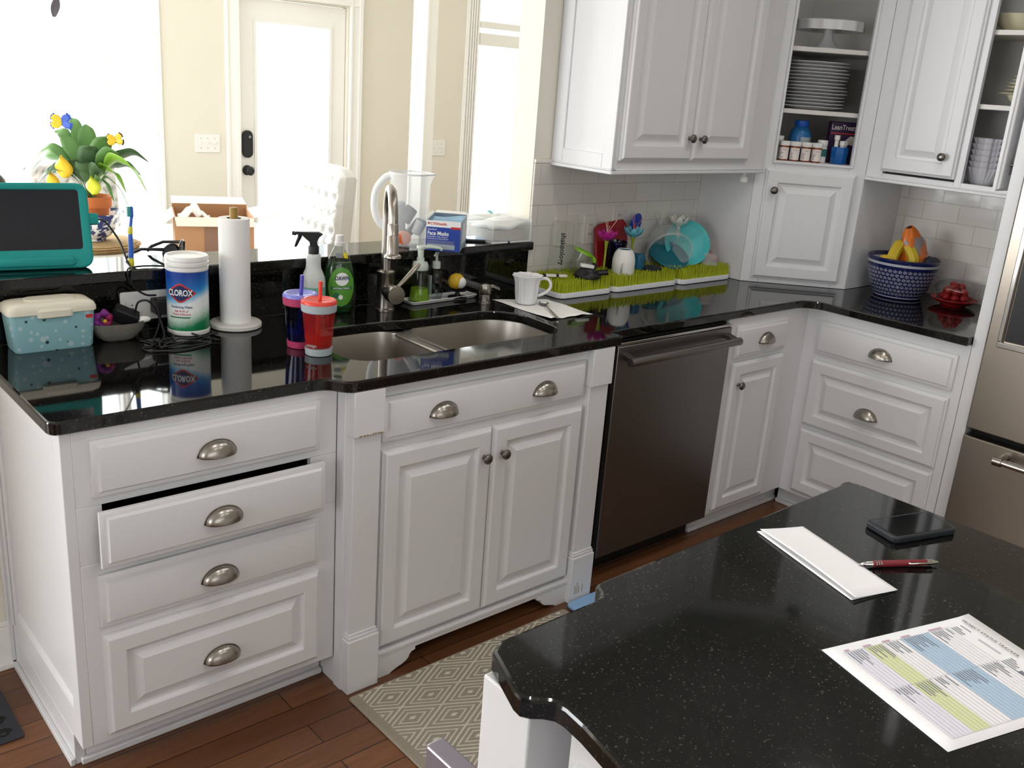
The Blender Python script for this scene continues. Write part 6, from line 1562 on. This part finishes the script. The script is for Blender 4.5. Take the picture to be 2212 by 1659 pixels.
t = thing('ballpoint_pen', 'dark red ballpoint pen with silver tip and clip on the island', 'pen', tuple((a+b)/2-Vector((0, 0, .0065))))
L_ = (b-a).length; at = lambda q: a+d*(L_*q)
m = M(); m.tube([at(q) for q in (.17, .19, .3, .6, .84, .85)], [.0048,.0055,.0058,.0056,.0052,.005], 16); br_ = obj('barrel', m, 'pen_red', t, smooth=50)
m = M(); m.tube([at(q) for q in (0, .015, .03, .1, .17)], [.0007,.0013,.0022,.0042,.005], 14); obj('tip', m, 'steel_bright', t, smooth=50)
m = M(); m.tube([at(q) for q in (.85, .87, .94, .955)], [.0054,.0055,.0052,.003], 14); m.tube([at(q) for q in (.955, .985, 1.0)], [.0028,.0028,.002], 10); obj('push_button', m, 'steel_bright', t, smooth=50)
for q in (.205, .235, .265):
    m = M(); m.tube([at(q), at(q+.012)], [.0060,.0060], 16); obj('grip_ring', m, 'steel_bright', br_, smooth=50)
s_ = Vector((d.y, -d.x, 0)); m = M(); m.tube([at(.93)+s_*.005+Vector((0,0,.002)), at(.90)+s_*.0075+Vector((0,0,.0025)), at(.62)+s_*.0075+Vector((0,0,.0025)), at(.60)+s_*.0062+Vector((0,0,.002))], .0016, 8); obj('clip', m, 'steel_bright', t, smooth=50)
# printed tracker sheet
P0 = Vector((.627, -1.414, 0)); e1 = Vector((.285, -.082, 0)); e2 = Vector((-.067, -.2165, 0))
pbr('row_green', '#dbe2ae', .7, vary=.02); pbr('row_blue', '#b0c9e0', .7, vary=.02); pbr('row_line', '#c3c3cc', .7); pbr('print_grey', '#7d7f8b', .7); pbr('print_pink', '#c9a8b8', .7); pbr('row_lilac', '#e6e5f0', .7)
t = thing('tracker_sheet', 'printed sheet with green and blue rows headed project status tracker', 'paper', tuple(P0+e1*.5+e2*.5+Vector((0, 0, ZI))))
PP = lambda a, b, l=0: P0+e1*a+e2*b+Vector((0, 0, ZI+.0010+l+.006*max(0, a-.9)*max(0, .4-b)*8))
m = M(); m.grid(lambda u, v: PP(u, v), 12, 10); sh = obj('sheet', m, 'sheet_white', t, smooth=60, solid=.0004)
def band(name, a0, a1, b0, b1, mat, l=.0005): m = M(); m.grid(lambda u, v: PP(a0+(a1-a0)*u, b0+(b1-b0)*v, l), 4, 8); return obj(name, m, mat, t, smooth=60)
band('row_band', .085, .215, .075, .93, 'row_lilac'); band('row_band', .215, .325, .075, .93, 'row_green'); band('row_band', .455, .645, .075, .93, 'row_blue')
m = M(); k = .10
while k < .80:
    m.grid(lambda u, v: PP(k+.0022*u, .075+.855*v, .0008), 1, 6); k += .0235
for b in (.075, .47, .93): m.grid(lambda u, v: PP(.085+.71*u, b+.0025*v, .0008), 6, 1)
obj('ruled_lines', m, 'row_line', t, smooth=0)
m = M()
for a0, rows in ((.105, 6), (.235, 6), (.355, 5), (.475, 8), (.665, 7), (.80, 5)):
    for b0 in (.085, .48):
        for k in range(rows): 
            if rnd.random() < .93: m.add([PP(a0+.0165*k+x, b0+y, .001) for x, y in ((0, 0), (.005, 0), (.005, w_), (0, w_))] if (w_ := rnd.uniform(.04, .16)) else [], [(3,2,1,0)])
o = obj('small_print', m, 'print_grey', t, smooth=0); o['kind'] = 'stuff'
m = M()
for a0, w_ in ((.10, .03), (.22, .05), (.345, .05), (.47, .06), (.66, .09)): m.add([PP(a0+x, .055+y, .001) for x, y in ((0, 0), (w_, 0), (w_, .014), (0, .014))], [(0,1,2,3)])
obj('heading_print', m, 'print_pink', t, smooth=0)
text('title_lettering', 'PROJECT STATUS TRACKER', .0075, 'ink_black', t, PP(.912, .27, .0022), e2, e1, .012, 'CENTER', spacing=1.1)
band('header_block', .845, .86, .25, .42, 'row_line'); band('logo_block', .80, .83, .60, .70, 'print_grey')

# ================================================================ floor level
g = NT('woven_rug'); sp = g.n('ShaderNodeSeparateXYZ'); g.l(g.tc.outputs['Object'], sp.inputs[0])
wob = g.noise(g.tc.outputs['Object'], 120, 2)
X = g.math('ADD', sp.outputs[0], g.math('MULTIPLY', g.math('SUBTRACT', wob.outputs['Fac'], .5), .004)); Y = sp.outputs[1]
W1, H1 = .198, .1065
def dia_(ox, oy):
    a = g.math('ABSOLUTE', g.math('SUBTRACT', g.math('FRACT', g.math('ADD', g.math('DIVIDE', X, W1), ox)), .5))
    b = g.math('ABSOLUTE', g.math('SUBTRACT', g.math('FRACT', g.math('ADD', g.math('DIVIDE', Y, H1), oy)), .5))
    return g.math('ADD', a, b)
d = g.math('MINIMUM', dia_(RUGX, RUGY), dia_(RUGX+.5, RUGY+.5))      # 0 at diamond centres, .5 on the lattice
lines = None
for c0_, w_ in ((.49, .018), (.355, .022), (.215, .022), (.03, .035)):
    q = g.math('LESS_THAN', g.math('ABSOLUTE', g.math('SUBTRACT', d, c0_)), w_); lines = q if lines is None else g.math('MAXIMUM', lines, q)
wv = g.n('ShaderNodeTexWave'); wv.inputs['Scale'].default_value = 70; wv.inputs['Distortion'].default_value = 1.5; wv.bands_direction = 'Y'; g.l(g.tc.outputs['Object'], wv.inputs['Vector'])
inside = g.math('MULTIPLY', g.math('LESS_THAN', g.math('ABSOLUTE', sp.outputs[0]), RUGW/2-.03), g.math('LESS_THAN', g.math('ABSOLUTE', Y), RUGH/2-.006))
base_ = g.mix(wv.outputs['Fac'], '#8f8677', '#a49b8b')
g.l(g.mix(g.math('MULTIPLY', lines, inside), base_, '#d5cdbd'), g.b.inputs['Base Color']); g.set(Roughness=.95); g.bump(wv.outputs['Fac'], .5, .002)
m = M(); m.rbox(RX0, RY0, .0005, RX0+RUGW, RY0+RUGH, .0075, r=.012, e=.003); o = obj('floor_rug', m, 'woven_rug', None, smooth=40); tag(o, 'taupe woven rug with cream diamonds on the floor before the sink cabinet', 'rug')
pbr('vent_metal', '#3d4049', .5, metal=.6)
t = thing('floor_vent', 'dark metal floor vent with scroll cut-outs at the lower left', 'vent', (-.118, .41, 0))
m = M(); m.rbox(-.190, .258, .0005, -.0455, .562, .006, r=.006, e=.003); obj('vent_plate', m, 'vent_metal', t)
for i in range(5):
    for j in range(2):
        c = Vector((-.150+.064*j, .295+.057*i, .0064)); m = M()
        m.tube([c+Vector((.018*math.cos(a)*(1-.07*a), .018*math.sin(a)*(1-.07*a), 0)) for a in [q*.5 for q in range(19)]], .0042, 6, flat=.08); obj('scroll_slot', m, 'black_gap', t)
pbr('board_blue', '#8db3dc', .5, vary=.04)
o = obj('blue_board', M().rbox(1.528, -.33, .001, 1.80, -.0635, .014, r=.02, e=.004), 'board_blue'); tag(o, 'light blue plastic mat just showing on the floor behind the island edge', 'mat')
pbr('stool_metal', '#a29daa', .3, metal=.7)
t = thing('counter_stool', 'grey metal stool back at the bottom edge beside the island', 'stool', (-.12, -1.52, 0))
m = M(); m.rbox(.026, -1.76, .905, .050, -1.283, .95, r=.004, e=.003); obj('back_rail', m, 'stool_metal', t)
for y in (-1.72, -1.327): obj('back_post', M().box(.030, y-.012, .62, .050, y+.012, .906), 'stool_metal', t, bevel=.003)
obj('seat', M().rbox(-.30, -1.74, .60, .055, -1.31, .63, r=.03, e=.008), 'stool_metal', t)
for x in (-.27, .02):
    for y in (-1.71, -1.34): obj('leg', M().box(x-.012, y-.012, 0, x+.012, y+.012, .601), 'stool_metal', t, bevel=.002)
# ================================================================ light
w = bpy.data.worlds.new('daylight'); SC.world = w; w.use_nodes = True
nt = w.node_tree; bg = nt.nodes['Background']
bg.inputs[0].default_value = (.93, .97, 1, 1); bg.inputs[1].default_value = WORLD
def area_light(name, loc, target, sx, sy, power, col=(1,1,1), shape='RECTANGLE', spread=180):
    l = bpy.data.lights.new(name, 'AREA'); l.shape = shape; l.size = sx; l.size_y = sy; l.energy = power; l.color = col
    l.spread = math.radians(spread)
    o = bpy.data.objects.new(name, l); COL.objects.link(o)
    o.location = loc; o.rotation_euler = (Vector(target)-Vector(loc)).to_track_quat('-Z', 'Y').to_euler()
    return o
# daylight entering at the windows and the glazed door
for nm, (a, b, z0, z1), p in (('daylight_window', WIN1, 330), ('daylight_window_narrow', WIN1B, 40), ('daylight_door', (2.46, 3.03, .24, 1.9), 90), ('daylight_window_far', WIN2, 170)):
    area_light(nm, ((a+b)/2, YF+.3, (z0+z1)/2), ((a+b)/2, 0, (z0+z1)/2-.6), b-a, z1-z0, p*KD, (.97, .99, 1))
area_light('daylight_left', (-4.3, 2.2, 1.45), (0, 2.0, .8), 2.6, 1.9, 430*KD, (.97, .99, 1))
area_light('daylight_kitchen_left', (-4.3, -1.5, 1.6), (0, -.8, .9), 1.6, 1.4, 60*KS, (.96, .98, 1))
for x in (-2.225, -1.075, .075):
    area_light('daylight_rear', (x, -4.9, 1.62), (x+.6, 0, .9), .95, 1.45, 75*KF, (.98, .96, 1))
# recessed ceiling downlights over the kitchen
for i, (x, y) in enumerate(((.4, -.9), (1.5, -.9), (2.4, -.6), (.4, -2.2), (1.5, -2.2))):
    area_light('downlight', (x, y, ZC-.004), (x, y, 0), .13, .13, 9*KL, (1, .965, .93), 'DISK', 150)
# ================================================================ camera
cam = bpy.data.cameras.new('camera'); co = bpy.data.objects.new('camera', cam); COL.objects.link(co)
yaw, pit, rol, fpx = 0.73476, -0.30983, 0.07495, 2051.47
CPOS = Vector((-0.51379, -1.97849, 1.65596))
cam.sensor_fit = 'HORIZONTAL'; cam.sensor_width = 36; cam.lens = fpx/2212*36
fw = Vector((math.sin(yaw)*math.cos(pit), math.cos(yaw)*math.cos(pit), math.sin(pit)))
rt = Vector((math.cos(yaw), -math.sin(yaw), 0)); up = rt.cross(fw)
r2 = rt*math.cos(rol)+up*math.sin(rol); u2 = -rt*math.sin(rol)+up*math.cos(rol)
mt = Matrix((r2, u2, -fw)).transposed().to_4x4(); mt.translation = CPOS
co.matrix_world = mt
cam.clip_start = .05; cam.clip_end = 200
SC.camera = co
SC.view_settings.view_transform = 'Standard'; SC.view_settings.look = 'None'
SC.view_settings.gamma = 1; SC.view_settings.use_curve_mapping = False
SC.view_settings.exposure = EXPO
try:
    SC.cycles.max_bounces = 9; SC.cycles.transparent_max_bounces = 20; SC.cycles.glossy_bounces = 6; SC.cycles.transmission_bounces = 8
    SC.cycles.sample_clamp_indirect = 8; SC.cycles.caustics_reflective = False; SC.cycles.caustics_refractive = False
except Exception: pass
